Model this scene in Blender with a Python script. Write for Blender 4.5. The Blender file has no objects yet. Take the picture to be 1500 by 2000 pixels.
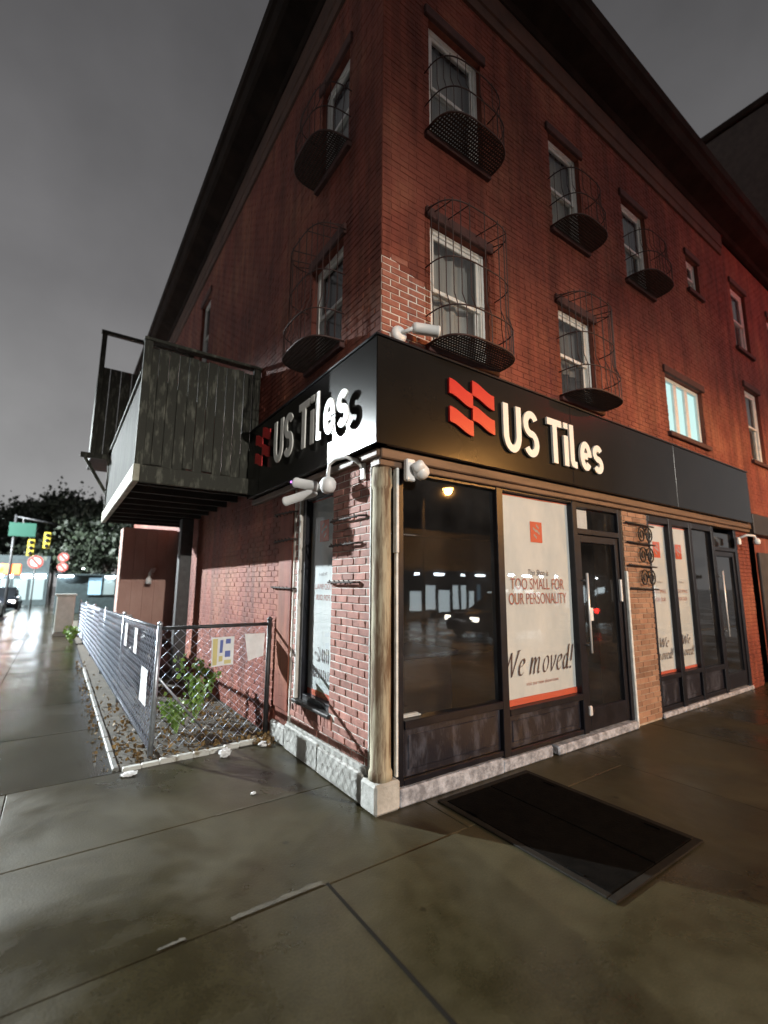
import bpy, math, random
from mathutils import Vector, Matrix, noise

random.seed(7)
S = bpy.context.scene
COL = S.collection
R = math.radians

# ------------------------------------------------------------------ camera
CAM = (-2.010, -2.938, 1.600)
cd = bpy.data.cameras.new('camera')
cam = bpy.data.objects.new('camera', cd)
COL.objects.link(cam)
cd.sensor_fit = 'VERTICAL'
cd.sensor_height = 36.0
cd.lens = 36.0 * 903.0 / 2000.0
cd.clip_start = 0.05
cd.clip_end = 2000
_p, _y, _r = R(8.97), R(55.12), R(0.3)
_fw = Vector((math.cos(_p) * math.cos(_y), math.cos(_p) * math.sin(_y), math.sin(_p)))
_rt = Vector((math.sin(_y), -math.cos(_y), 0))
_up = _rt.cross(_fw)
_rt2 = _rt * math.cos(_r) + _up * math.sin(_r)
_up2 = -_rt * math.sin(_r) + _up * math.cos(_r)
cam.matrix_world = Matrix(((_rt2.x, _up2.x, -_fw.x, CAM[0]), (_rt2.y, _up2.y, -_fw.y, CAM[1]),
                           (_rt2.z, _up2.z, -_fw.z, CAM[2]), (0, 0, 0, 1)))
cd.dof.use_dof = True
cd.dof.focus_distance = 3.9
cd.dof.aperture_fstop = 0.85
S.camera = cam

# ------------------------------------------------------------------ night sky: low cloud lit by the city
W = bpy.data.worlds.new('World')
S.world = W
W.use_nodes = True
nt = W.node_tree
nt.nodes.clear()
wo = nt.nodes.new('ShaderNodeOutputWorld')
wb = nt.nodes.new('ShaderNodeBackground')
tc = nt.nodes.new('ShaderNodeTexCoord')
sx = nt.nodes.new('ShaderNodeSeparateXYZ')
nt.links.new(tc.outputs['Generated'], sx.inputs[0])
rp = nt.nodes.new('ShaderNodeValToRGB')
nt.links.new(sx.outputs['Z'], rp.inputs[0])
cr = rp.color_ramp
cr.elements[0].position = 0.0
cr.elements[0].color = (0.420, 0.418, 0.420, 1)
cr.elements[1].position = 0.9
cr.elements[1].color = (0.072, 0.070, 0.073, 1)
e = cr.elements.new(0.18); e.color = (0.345, 0.343, 0.345, 1)
e = cr.elements.new(0.5); e.color = (0.168, 0.165, 0.169, 1)
nz = nt.nodes.new('ShaderNodeTexNoise')
nz.inputs['Scale'].default_value = 2.4
nz.inputs['Detail'].default_value = 6
nt.links.new(tc.outputs['Generated'], nz.inputs['Vector'])
mr = nt.nodes.new('ShaderNodeMapRange')
mr.inputs['From Min'].default_value = 0.3
mr.inputs['From Max'].default_value = 0.7
mr.inputs['To Min'].default_value = 0.74
mr.inputs['To Max'].default_value = 1.22
nt.links.new(nz.outputs['Fac'], mr.inputs['Value'])
mx = nt.nodes.new('ShaderNodeMix'); mx.data_type = 'RGBA'; mx.blend_type = 'MULTIPLY'
mx.inputs[0].default_value = 1
nt.links.new(rp.outputs['Color'], mx.inputs[6])
nt.links.new(mr.outputs['Result'], mx.inputs[7])
nt.links.new(mx.outputs[2], wb.inputs['Color'])
wb.inputs['Strength'].default_value = 1.0
nt.links.new(wb.outputs[0], wo.inputs[0])

# faint moonlight through the overcast
sd = bpy.data.lights.new('moon', 'SUN')
sd.energy = 0.02
sd.angle = R(30)
sd.color = (0.8, 0.85, 1.0)
sun = bpy.data.objects.new('moon', sd)
COL.objects.link(sun)
sun.rotation_euler = (R(35), 0, R(-40))

S.view_settings.view_transform = 'Standard'
S.view_settings.look = 'None'
S.view_settings.exposure = 0.0
S.view_settings.gamma = 1.0
S.view_settings.use_curve_mapping = False
S.cycles.use_denoising = True
S.cycles.max_bounces = 6
S.cycles.transparent_max_bounces = 24
S.cycles.sample_clamp_indirect = 3.0
S.cycles.caustics_reflective = False
S.cycles.caustics_refractive = False

# lamps of the street, (position of the light, colour, watts, aim, cone)
LAMP_WHITE = dict(p=(-13.2, 22.7, 10.3), c=(0.90, 0.98, 1.0), w=120000)
LAMP_FRONT = dict(p=(-2.4, -22.0, 8.4), c=(1.0, 0.95, 0.86), w=23000)
LAMP_SODIUM = dict(p=(12.5, -12.6, 6.0), c=(1.0, 0.46, 0.12), w=9500)
LAMP_FAR = dict(p=(-5.6, 52.0, 8.0), c=(0.86, 0.93, 1.0), w=6000)

# ------------------------------------------------------------------ materials
MATS = {}

def mat(name, col, rough=0.6, metal=0.0, var=0.0, vscale=6.0, bump=0.0, bscale=40.0, col2=None, stretch=None,
        island=0.0, rnd=0.0, spec=0.5, emit=None, estr=0.0, rvar=0.0, lo=0.35, hi=0.65):
    m = bpy.data.materials.new(name)
    m.use_nodes = True
    t = m.node_tree
    b = t.nodes['Principled BSDF']
    N, L = t.nodes.new, t.links.new
    b.inputs['Roughness'].default_value = rough
    b.inputs['Metallic'].default_value = metal
    b.inputs['Specular IOR Level'].default_value = spec
    b.inputs['Base Color'].default_value = (*col, 1)
    co = N('ShaderNodeTexCoord')
    geo = N('ShaderNodeNewGeometry')
    vec = geo.outputs['Position']
    if stretch:
        mp = N('ShaderNodeMapping')
        mp.inputs['Scale'].default_value = stretch
        L(vec, mp.inputs['Vector'])
        vec = mp.outputs['Vector']
    out = None
    if col2 is not None or var > 0:
        n = N('ShaderNodeTexNoise')
        n.inputs['Scale'].default_value = vscale
        n.inputs['Detail'].default_value = 6
        n.inputs['Roughness'].default_value = 0.62
        L(vec, n.inputs['Vector'])
        rmp = N('ShaderNodeValToRGB')
        rmp.color_ramp.elements[0].position = lo
        rmp.color_ramp.elements[1].position = hi
        c2 = col2 if col2 is not None else tuple(c * (1 + var) for c in col)
        c1 = col if col2 is not None else tuple(c * (1 - var) for c in col)
        rmp.color_ramp.elements[0].color = (*c1, 1)
        rmp.color_ramp.elements[1].color = (*c2, 1)
        L(n.outputs['Fac'], rmp.inputs[0])
        out = rmp.outputs[0]
        if rvar > 0:
            q = N('ShaderNodeMapRange')
            q.inputs['From Min'].default_value = 0.35
            q.inputs['From Max'].default_value = 0.65
            q.inputs['To Min'].default_value = max(0.02, rough - rvar)
            q.inputs['To Max'].default_value = rough + rvar
            L(n.outputs['Fac'], q.inputs['Value'])
            L(q.outputs[0], b.inputs['Roughness'])
    if island > 0 or rnd > 0:
        hs = N('ShaderNodeHueSaturation')
        q = N('ShaderNodeMapRange')
        amt = island or rnd
        q.inputs['To Min'].default_value = 1 - amt
        q.inputs['To Max'].default_value = 1 + amt
        if island > 0:
            L(geo.outputs['Random Per Island'], q.inputs['Value'])
        else:
            oi = N('ShaderNodeObjectInfo')
            L(oi.outputs['Random'], q.inputs['Value'])
        L(q.outputs[0], hs.inputs['Value'])
        if out is not None:
            L(out, hs.inputs['Color'])
        else:
            hs.inputs['Color'].default_value = (*col, 1)
        out = hs.outputs[0]
    if out is not None:
        L(out, b.inputs['Base Color'])
    if bump > 0:
        n2 = N('ShaderNodeTexNoise')
        n2.inputs['Scale'].default_value = bscale
        n2.inputs['Detail'].default_value = 5
        L(vec, n2.inputs['Vector'])
        bp = N('ShaderNodeBump')
        bp.inputs['Strength'].default_value = bump
        bp.inputs['Distance'].default_value = 0.01
        L(n2.outputs['Fac'], bp.inputs['Height'])
        L(bp.outputs[0], b.inputs['Normal'])
    if emit:
        b.inputs['Emission Color'].default_value = (*emit, 1)
        b.inputs['Emission Strength'].default_value = estr
    MATS[name] = m
    return m


def glass_mat(name, tint=(0.8, 0.85, 0.85), refl=0.9, rough=0.015, dust=0.020):
    m = bpy.data.materials.new(name)
    m.use_nodes = True
    t = m.node_tree
    t.nodes.clear()
    N, L = t.nodes.new, t.links.new
    o = N('ShaderNodeOutputMaterial')
    mx_ = N('ShaderNodeMixShader')
    tr = N('ShaderNodeBsdfTransparent')
    tr.inputs[0].default_value = (*tint, 1)
    gl = N('ShaderNodeBsdfGlossy')
    gl.inputs['Roughness'].default_value = rough
    gl.inputs['Color'].default_value = (refl, refl, refl, 1)
    fr = N('ShaderNodeFresnel')
    geo = N('ShaderNodeNewGeometry')
    io = N('ShaderNodeMapRange')
    io.inputs['To Min'].default_value = 1.75
    io.inputs['To Max'].default_value = 1 / 1.75
    L(geo.outputs['Backfacing'], io.inputs['Value'])
    L(io.outputs[0], fr.inputs['IOR'])
    n = N('ShaderNodeTexNoise')
    n.inputs['Scale'].default_value = 1.3
    L(geo.outputs['Position'], n.inputs['Vector'])
    bp = N('ShaderNodeBump')
    bp.inputs['Strength'].default_value = 0.06
    bp.inputs['Distance'].default_value = 0.02
    L(n.outputs['Fac'], bp.inputs['Height'])
    L(bp.outputs[0], gl.inputs['Normal'])
    L(fr.outputs[0], mx_.inputs[0])
    L(tr.outputs[0], mx_.inputs[1])
    L(gl.outputs[0], mx_.inputs[2])
    du = N('ShaderNodeBsdfDiffuse')
    du.inputs[0].default_value = (0.55, 0.58, 0.62, 1)
    n5 = N('ShaderNodeTexNoise')
    n5.inputs['Scale'].default_value = 2.2
    n5.inputs['Detail'].default_value = 5
    L(geo.outputs['Position'], n5.inputs['Vector'])
    q5 = N('ShaderNodeMapRange')
    q5.inputs['From Min'].default_value = 0.35
    q5.inputs['From Max'].default_value = 0.75
    q5.inputs['To Min'].default_value = dust * 0.4
    q5.inputs['To Max'].default_value = dust * 1.8
    L(n5.outputs['Fac'], q5.inputs['Value'])
    m5 = N('ShaderNodeMixShader')
    L(q5.outputs[0], m5.inputs[0])
    L(mx_.outputs[0], m5.inputs[1])
    L(du.outputs[0], m5.inputs[2])
    L(m5.outputs[0], o.inputs[0])
    MATS[name] = m
    return m


mat('brick_bare', (0.315, 0.140, 0.110), 0.75, var=0.22, vscale=9, bump=0.5, bscale=90, rnd=0.20)
mat('brick_upper', (0.260, 0.078, 0.050), 0.72, col2=(0.330, 0.130, 0.090), vscale=14, bump=0.4, bscale=90, rnd=0.16)
def painted_mat(name, c1, c2, c3, streak, island, bump):
    """old red paint: broad blotches of three tones, rain streaks, soot, slight change from brick to brick"""
    m = mat(name, c1, 0.68, bump=bump, bscale=55, island=island, spec=0.3)
    t = m.node_tree
    N, L = t.nodes.new, t.links.new
    geo = N('ShaderNodeNewGeometry')
    def noise_(sc, st, det=6):
        mp = N('ShaderNodeMapping'); mp.inputs['Scale'].default_value = st
        L(geo.outputs['Position'], mp.inputs['Vector'])
        n = N('ShaderNodeTexNoise'); n.inputs['Scale'].default_value = sc; n.inputs['Detail'].default_value = det
        n.inputs['Roughness'].default_value = 0.65
        L(mp.outputs[0], n.inputs['Vector'])
        return n.outputs['Fac']
    r1 = N('ShaderNodeValToRGB')
    L(noise_(0.85, (1, 1, 1)), r1.inputs[0])
    r1.color_ramp.elements[0].position = 0.36; r1.color_ramp.elements[0].color = (*c1, 1)
    r1.color_ramp.elements[1].position = 0.66; r1.color_ramp.elements[1].color = (*c3, 1)
    q = r1.color_ramp.elements.new(0.5); q.color = (*c2, 1)
    r2 = N('ShaderNodeValToRGB')
    L(noise_(3.0, (1.6, 1.6, 0.16)), r2.inputs[0])
    r2.color_ramp.elements[0].position = 0.40; r2.color_ramp.elements[0].color = (1 - streak, 1 - streak, 1 - streak, 1)
    r2.color_ramp.elements[1].position = 0.58; r2.color_ramp.elements[1].color = (1.0, 1.0, 1.0, 1)
    mx_ = N('ShaderNodeMix'); mx_.data_type = 'RGBA'; mx_.blend_type = 'MULTIPLY'; mx_.inputs[0].default_value = 1
    L(r1.outputs[0], mx_.inputs[6]); L(r2.outputs[0], mx_.inputs[7])
    hs = [n for n in t.nodes if n.bl_idname == 'ShaderNodeHueSaturation']
    if hs: L(mx_.outputs[2], hs[0].inputs['Color'])
    else: L(mx_.outputs[2], t.nodes['Principled BSDF'].inputs['Base Color'])
    return m


painted_mat('brick_painted', (0.165, 0.038, 0.026), (0.235, 0.062, 0.039), (0.315, 0.112, 0.063), 0.42, 0.045, 0.3)
painted_mat('mortar_painted', (0.165, 0.040, 0.028), (0.232, 0.064, 0.042), (0.300, 0.110, 0.068), 0.42, 0.0, 0.3)
mat('brick_tan', (0.25, 0.130, 0.082), 0.75, col2=(0.32, 0.19, 0.125), vscale=4, bump=0.4, bscale=80, island=0.26)
mat('mortar_white', (0.72, 0.68, 0.63), 0.85, col2=(0.50, 0.46, 0.42), vscale=5, bump=0.5, bscale=120)
mat('mortar_tan', (0.40, 0.33, 0.26), 0.85, var=0.2, bump=0.3)
mat('stone', (0.34, 0.34, 0.32), 0.7, col2=(0.52, 0.52, 0.50), vscale=7, bump=0.6, bscale=35)
mat('stone_mottled', (0.19, 0.20, 0.23), 0.6, col2=(0.50, 0.53, 0.60), vscale=14, bump=0.6, bscale=50, lo=0.38, hi=0.64)
mat('wood_peeling', (0.135, 0.088, 0.052), 0.75, col2=(0.40, 0.36, 0.26), vscale=13, bump=0.7, bscale=16, stretch=(1.0, 1.0, 0.12), lo=0.44, hi=0.57)
mat('wood_trim', (0.085, 0.050, 0.032), 0.55, col2=(0.17, 0.10, 0.065), vscale=6, bump=0.4, bscale=20, stretch=(0.2, 0.2, 1.5))
mat('white_caulk', (0.70, 0.73, 0.72), 0.6, var=0.15, vscale=12, bump=0.4)
mat('black_panel', (0.012, 0.011, 0.013), 0.22, var=0.25, vscale=3, spec=0.5)
mat('black_frame', (0.010, 0.010, 0.014), 0.35, spec=0.3, var=0.3, vscale=8)
mat('kick_panel', (0.014, 0.014, 0.020), 0.32, col2=(0.085, 0.090, 0.115), vscale=5, stretch=(2.2, 2.2, 0.8), lo=0.50, hi=0.75, bump=0.15)
mat('sign_dark', (0.009, 0.008, 0.007), 0.22, var=0.2, vscale=2, spec=0.20, bump=0.12, bscale=2.5)
mat('letter_face', (0.82, 0.82, 0.78), 0.4)
mat('logo_red', (0.55, 0.018, 0.020), 0.35)
mat('white_frame', (0.74, 0.74, 0.71), 0.45, var=0.08, vscale=10)
mat('lintel', (0.070, 0.026, 0.022), 0.75, var=0.3, vscale=8, bump=0.3)
mat('cornice', (0.016, 0.011, 0.009), 0.95, spec=0.1, col2=(0.030, 0.021, 0.017), vscale=2.5, bump=0.3)
mat('frieze', (0.075, 0.034, 0.022), 0.75, var=0.3, vscale=3, bump=0.3)
mat('curtain', (0.42, 0.41, 0.39), 0.9, var=0.18, vscale=5, stretch=(4, 4, 0.25))
mat('curtain_dim', (0.20, 0.19, 0.18), 0.9, var=0.25, vscale=6, stretch=(4, 4, 0.25))
mat('curtain_warm', (0.46, 0.41, 0.33), 0.9, var=0.2, vscale=5, stretch=(4, 4, 0.3))
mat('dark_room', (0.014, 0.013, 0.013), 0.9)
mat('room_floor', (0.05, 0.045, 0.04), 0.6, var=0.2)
mat('iron', (0.018, 0.016, 0.016), 0.5, metal=0.2, var=0.3, vscale=20)
mat('guard_iron', (0.050, 0.022, 0.018), 0.6, var=0.35, vscale=20)
mat('iron_rusty', (0.030, 0.019, 0.015), 0.75, var=0.4, vscale=25)
mat('plastic_white', (0.80, 0.80, 0.80), 0.38, var=0.04)
mat('plastic_black', (0.012, 0.012, 0.013), 0.15)
mat('ir_led', (0.2, 0.05, 0.3), 0.4, emit=(0.62, 0.22, 0.95), estr=2.2)
mat('poster_paper', (0.55, 0.62, 0.64), 0.6, col2=(0.74, 0.78, 0.77), vscale=2.4, bump=0.12, bscale=6, stretch=(1, 1, 0.5))
mat('poster_red', (0.66, 0.115, 0.055), 0.55)
mat('poster_ink', (0.085, 0.050, 0.050), 0.6)
mat('poster_ink_red', (0.42, 0.16, 0.13), 0.6)
mat('paper', (0.78, 0.79, 0.80), 0.7, var=0.06, vscale=14, bump=0.2, bscale=14)
mat('print_blue', (0.12, 0.16, 0.42), 0.7)
mat('print_yellow', (0.62, 0.54, 0.24), 0.7)
mat('wood_deck', (0.030, 0.030, 0.022), 0.8, col2=(0.20, 0.20, 0.16), vscale=8, bump=0.6, bscale=22, stretch=(2, 2, 0.55), island=0.25, lo=0.52, hi=0.80)
mat('wood_deck_dark', (0.012, 0.013, 0.011), 0.85, col2=(0.034, 0.036, 0.029), vscale=5, bump=0.5, bscale=22, stretch=(2, 2, 0.4), spec=0.2, rnd=0.3)  # darker board tone for the long side of the balcony
mat('wood_beam', (0.33, 0.32, 0.25), 0.7, var=0.3, vscale=5, bump=0.4)
mat('deck_dark', (0.020, 0.018, 0.016), 0.85, var=0.3)
mat('pole_dark', (0.030, 0.030, 0.032), 0.5, var=0.3, vscale=14)
mat('galvanized', (0.50, 0.54, 0.60), 0.38, metal=0.75, var=0.2, vscale=18)
mat('galv_wire', (0.40, 0.46, 0.57), 0.45, metal=0.35)
mat('extension_wall', (0.40, 0.23, 0.19), 0.8, col2=(0.48, 0.30, 0.25), vscale=3, bump=0.3, stretch=(1, 1, 0.4))
mat('soil', (0.045, 0.040, 0.032), 0.85, col2=(0.085, 0.072, 0.052), vscale=7, bump=0.9, bscale=26)
mat('leaf_litter', (0.10, 0.055, 0.022), 0.7, col2=(0.26, 0.17, 0.06), vscale=22, island=0.4)
mat('leaf_green', (0.10, 0.20, 0.04), 0.5, col2=(0.22, 0.36, 0.07), vscale=20, island=0.35)
mat('leaf_tree', (0.018, 0.026, 0.014), 0.6, island=0.4)
mat('bark', (0.055, 0.045, 0.036), 0.85, var=0.3, bump=0.6)
mat('kerb_paint', (0.56, 0.56, 0.52), 0.6, col2=(0.24, 0.20, 0.14), vscale=11, bump=0.5, lo=0.52, hi=0.66)
mat('lit_edge_pale', (0.045, 0.040, 0.028), 0.6, col2=(0.088, 0.079, 0.058), vscale=12, bump=0.3)
mat('joint_dark', (0.010, 0.009, 0.007), 0.9, spec=0.1)
mat('kerb_stone', (0.20, 0.20, 0.19), 0.5, var=0.25, vscale=6, bump=0.4)
mat('hatch_steel', (0.0035, 0.003, 0.0025), 0.9, spec=0.04, var=0.4, vscale=12, bump=0.4, bscale=60)
mat('hatch_rim', (0.009, 0.007, 0.0045), 0.8, metal=0.0, spec=0.2, var=0.4, vscale=16)
mat('steel_bright', (0.78, 0.79, 0.80), 0.4, metal=0.35)
mat('lit_pane', (0.05, 0.06, 0.06), 0.6, emit=(0.56, 0.93, 0.91), estr=0.95)
mat('blind_lit', (0.7, 0.78, 0.78), 0.7, emit=(0.55, 0.9, 0.92), estr=0.10)
mat('pane_blue', (0.25, 0.4, 0.5), 0.4, emit=(0.30, 0.52, 0.68), estr=0.7)
mat('pane_grey', (0.2, 0.25, 0.25), 0.4, emit=(0.20, 0.26, 0.28), estr=0.35)
mat('shed_body', (0.030, 0.045, 0.048), 0.6, var=0.3)
mat('tube_white', (0.9, 0.9, 0.9), 0.5, emit=(0.80, 0.90, 1.0), estr=55.0)
mat('lamp_white', (0.9, 0.9, 0.9), 0.5, emit=(0.85, 0.94, 1.0), estr=60.0)
mat('lamp_warm', (0.9, 0.9, 0.9), 0.5, emit=(1.0, 0.82, 0.58), estr=60.0)
mat('lamp_sodium', (0.9, 0.7, 0.4), 0.5, emit=(1.0, 0.50, 0.12), estr=120.0)
mat('lamp_red', (0.8, 0.05, 0.03), 0.4, emit=(1.0, 0.035, 0.02), estr=26.0)
mat('tail_red', (0.6, 0.02, 0.02), 0.3, emit=(1.0, 0.03, 0.02), estr=16.0)
mat('head_white', (0.9, 0.9, 0.9), 0.3, emit=(1.0, 0.93, 0.80), estr=26.0)
mat('amber', (0.8, 0.4, 0.05), 0.3, emit=(1.0, 0.50, 0.06), estr=8.0)
mat('orange_glow', (0.7, 0.2, 0.06), 0.5, emit=(1.0, 0.17, 0.05), estr=1.3)
mat('store_pane', (0.6, 0.7, 0.7), 0.5, emit=(0.80, 0.95, 1.0), estr=3.6)
mat('store_wall', (0.045, 0.043, 0.045), 0.8, var=0.2)
mat('signal_yellow', (0.34, 0.27, 0.03), 0.45)
mat('sign_green', (0.008, 0.055, 0.036), 0.5)
mat('sign_red', (0.30, 0.05, 0.04), 0.4)
mat('sign_white', (0.38, 0.36, 0.34), 0.4)
mat('car_silver', (0.42, 0.44, 0.47), 0.28, metal=0.6)
mat('car_dark', (0.03, 0.035, 0.045), 0.22, metal=0.4)
mat('car_white', (0.66, 0.67, 0.68), 0.3)
mat('car_glass', (0.012, 0.014, 0.016), 0.06)
mat('tyre', (0.014, 0.014, 0.014), 0.8)
mat('rim', (0.45, 0.45, 0.46), 0.3, metal=0.9)
mat('bag_black', (0.015, 0.015, 0.017), 0.28, bump=0.6, bscale=14)
mat('bag_white', (0.66, 0.68, 0.70), 0.4, bump=0.5, bscale=16)
mat('cabinet', (0.44, 0.46, 0.43), 0.5, var=0.12)
mat('tall_wall', (0.055, 0.042, 0.036), 0.85, var=0.25, bump=0.3)
mat('neigh_dark', (0.020, 0.018, 0.018), 0.5, var=0.3)
glass_mat('glass_shop', (0.86, 0.88, 0.88), 0.95)
glass_mat('glass_poster', (0.95, 0.95, 0.95), 0.9)
glass_mat('glass_window', (0.80, 0.82, 0.82), 0.8, dust=0.06)


def wet_mat(name, col, col2, rmin, rmax, scale, joints=False, spec=0.5, rnd=0.0):
    m = bpy.data.materials.new(name)
    m.use_nodes = True
    t = m.node_tree
    b = t.nodes['Principled BSDF']
    N, L = t.nodes.new, t.links.new
    geo = N('ShaderNodeNewGeometry')
    n = N('ShaderNodeTexNoise'); n.inputs['Scale'].default_value = scale; n.inputs['Detail'].default_value = 7
    n.inputs['Roughness'].default_value = 0.6
    n.inputs['Distortion'].default_value = 0.4
    L(geo.outputs['Position'], n.inputs['Vector'])
    n2 = N('ShaderNodeTexNoise'); n2.inputs['Scale'].default_value = scale * 9; n2.inputs['Detail'].default_value = 4
    L(geo.outputs['Position'], n2.inputs['Vector'])
    mixf = N('ShaderNodeMath'); mixf.operation = 'MULTIPLY_ADD'
    L(n2.outputs['Fac'], mixf.inputs[0]); mixf.inputs[1].default_value = 0.35
    L(n.outputs['Fac'], mixf.inputs[2])
    rm = N('ShaderNodeValToRGB')
    rm.color_ramp.elements[0].position = 0.50; rm.color_ramp.elements[0].color = (*col, 1)
    rm.color_ramp.elements[1].position = 0.84; rm.color_ramp.elements[1].color = (*col2, 1)
    L(mixf.outputs[0], rm.inputs[0])
    out = rm.outputs[0]
    if rnd:
        hs = N('ShaderNodeHueSaturation')
        oi = N('ShaderNodeObjectInfo')
        q = N('ShaderNodeMapRange'); q.inputs['To Min'].default_value = 1 - rnd; q.inputs['To Max'].default_value = 1 + rnd
        L(oi.outputs['Random'], q.inputs['Value']); L(q.outputs[0], hs.inputs['Value'])
        L(out, hs.inputs['Color']); out = hs.outputs[0]
    L(out, b.inputs['Base Color'])
    q = N('ShaderNodeMapRange')
    q.inputs['From Min'].default_value = 0.40; q.inputs['From Max'].default_value = 0.62
    q.inputs['To Min'].default_value = rmin; q.inputs['To Max'].default_value = rmax
    L(n.outputs['Fac'], q.inputs['Value']); L(q.outputs[0], b.inputs['Roughness'])
    b.inputs['Specular IOR Level'].default_value = spec
    n3 = N('ShaderNodeTexNoise'); n3.inputs['Scale'].default_value = 70; n3.inputs['Detail'].default_value = 5
    L(geo.outputs['Position'], n3.inputs['Vector'])
    bp = N('ShaderNodeBump'); bp.inputs['Strength'].default_value = 0.22; bp.inputs['Distance'].default_value = 0.006
    L(n3.outputs['Fac'], bp.inputs['Height']); L(bp.outputs[0], b.inputs['Normal'])
    MATS[name] = m


wet_mat('concrete_wet', (0.022, 0.0182, 0.0080), (0.052, 0.045, 0.023), 0.24, 0.56, 0.9, rnd=0.06, spec=0.36)
wet_mat('concrete_puddled', (0.020, 0.018, 0.010), (0.038, 0.034, 0.021), 0.10, 0.26, 0.8, rnd=0.06, spec=0.45)
for _n in ('concrete_wet', 'concrete_puddled'):      # gum spots and dark stains
    _t = MATS[_n].node_tree
    _b = _t.nodes['Principled BSDF']
    _src = _b.inputs['Base Color'].links[0].from_socket
    _g = _t.nodes.new('ShaderNodeNewGeometry')
    _v = _t.nodes.new('ShaderNodeTexVoronoi'); _v.inputs['Scale'].default_value = 2.6
    _t.links.new(_g.outputs['Position'], _v.inputs['Vector'])
    _r = _t.nodes.new('ShaderNodeValToRGB')
    _r.color_ramp.elements[0].position = 0.045; _r.color_ramp.elements[0].color = (0.45, 0.43, 0.40, 1)
    _r.color_ramp.elements[1].position = 0.065; _r.color_ramp.elements[1].color = (1, 1, 1, 1)
    _t.links.new(_v.outputs['Distance'], _r.inputs[0])
    _v2 = _t.nodes.new('ShaderNodeTexNoise'); _v2.inputs['Scale'].default_value = 130; _v2.inputs['Detail'].default_value = 3
    _t.links.new(_g.outputs['Position'], _v2.inputs['Vector'])
    _r2 = _t.nodes.new('ShaderNodeValToRGB')
    _r2.color_ramp.elements[0].position = 0.35; _r2.color_ramp.elements[0].color = (0.72, 0.72, 0.72, 1)
    _r2.color_ramp.elements[1].position = 0.7; _r2.color_ramp.elements[1].color = (1.25, 1.25, 1.25, 1)
    _t.links.new(_v2.outputs['Fac'], _r2.inputs[0])
    for _s in (_r, _r2):
        _m = _t.nodes.new('ShaderNodeMix'); _m.data_type = 'RGBA'; _m.blend_type = 'MULTIPLY'; _m.inputs[0].default_value = 1
        _t.links.new(_src, _m.inputs[6]); _t.links.new(_s.outputs[0], _m.inputs[7])
        _src = _m.outputs[2]
    _t.links.new(_src, _b.inputs['Base Color'])
wet_mat('asphalt_wet', (0.028, 0.028, 0.030), (0.055, 0.054, 0.054), 0.10, 0.40, 0.7)

# ------------------------------------------------------------------ object helpers
ORG = {}


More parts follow.
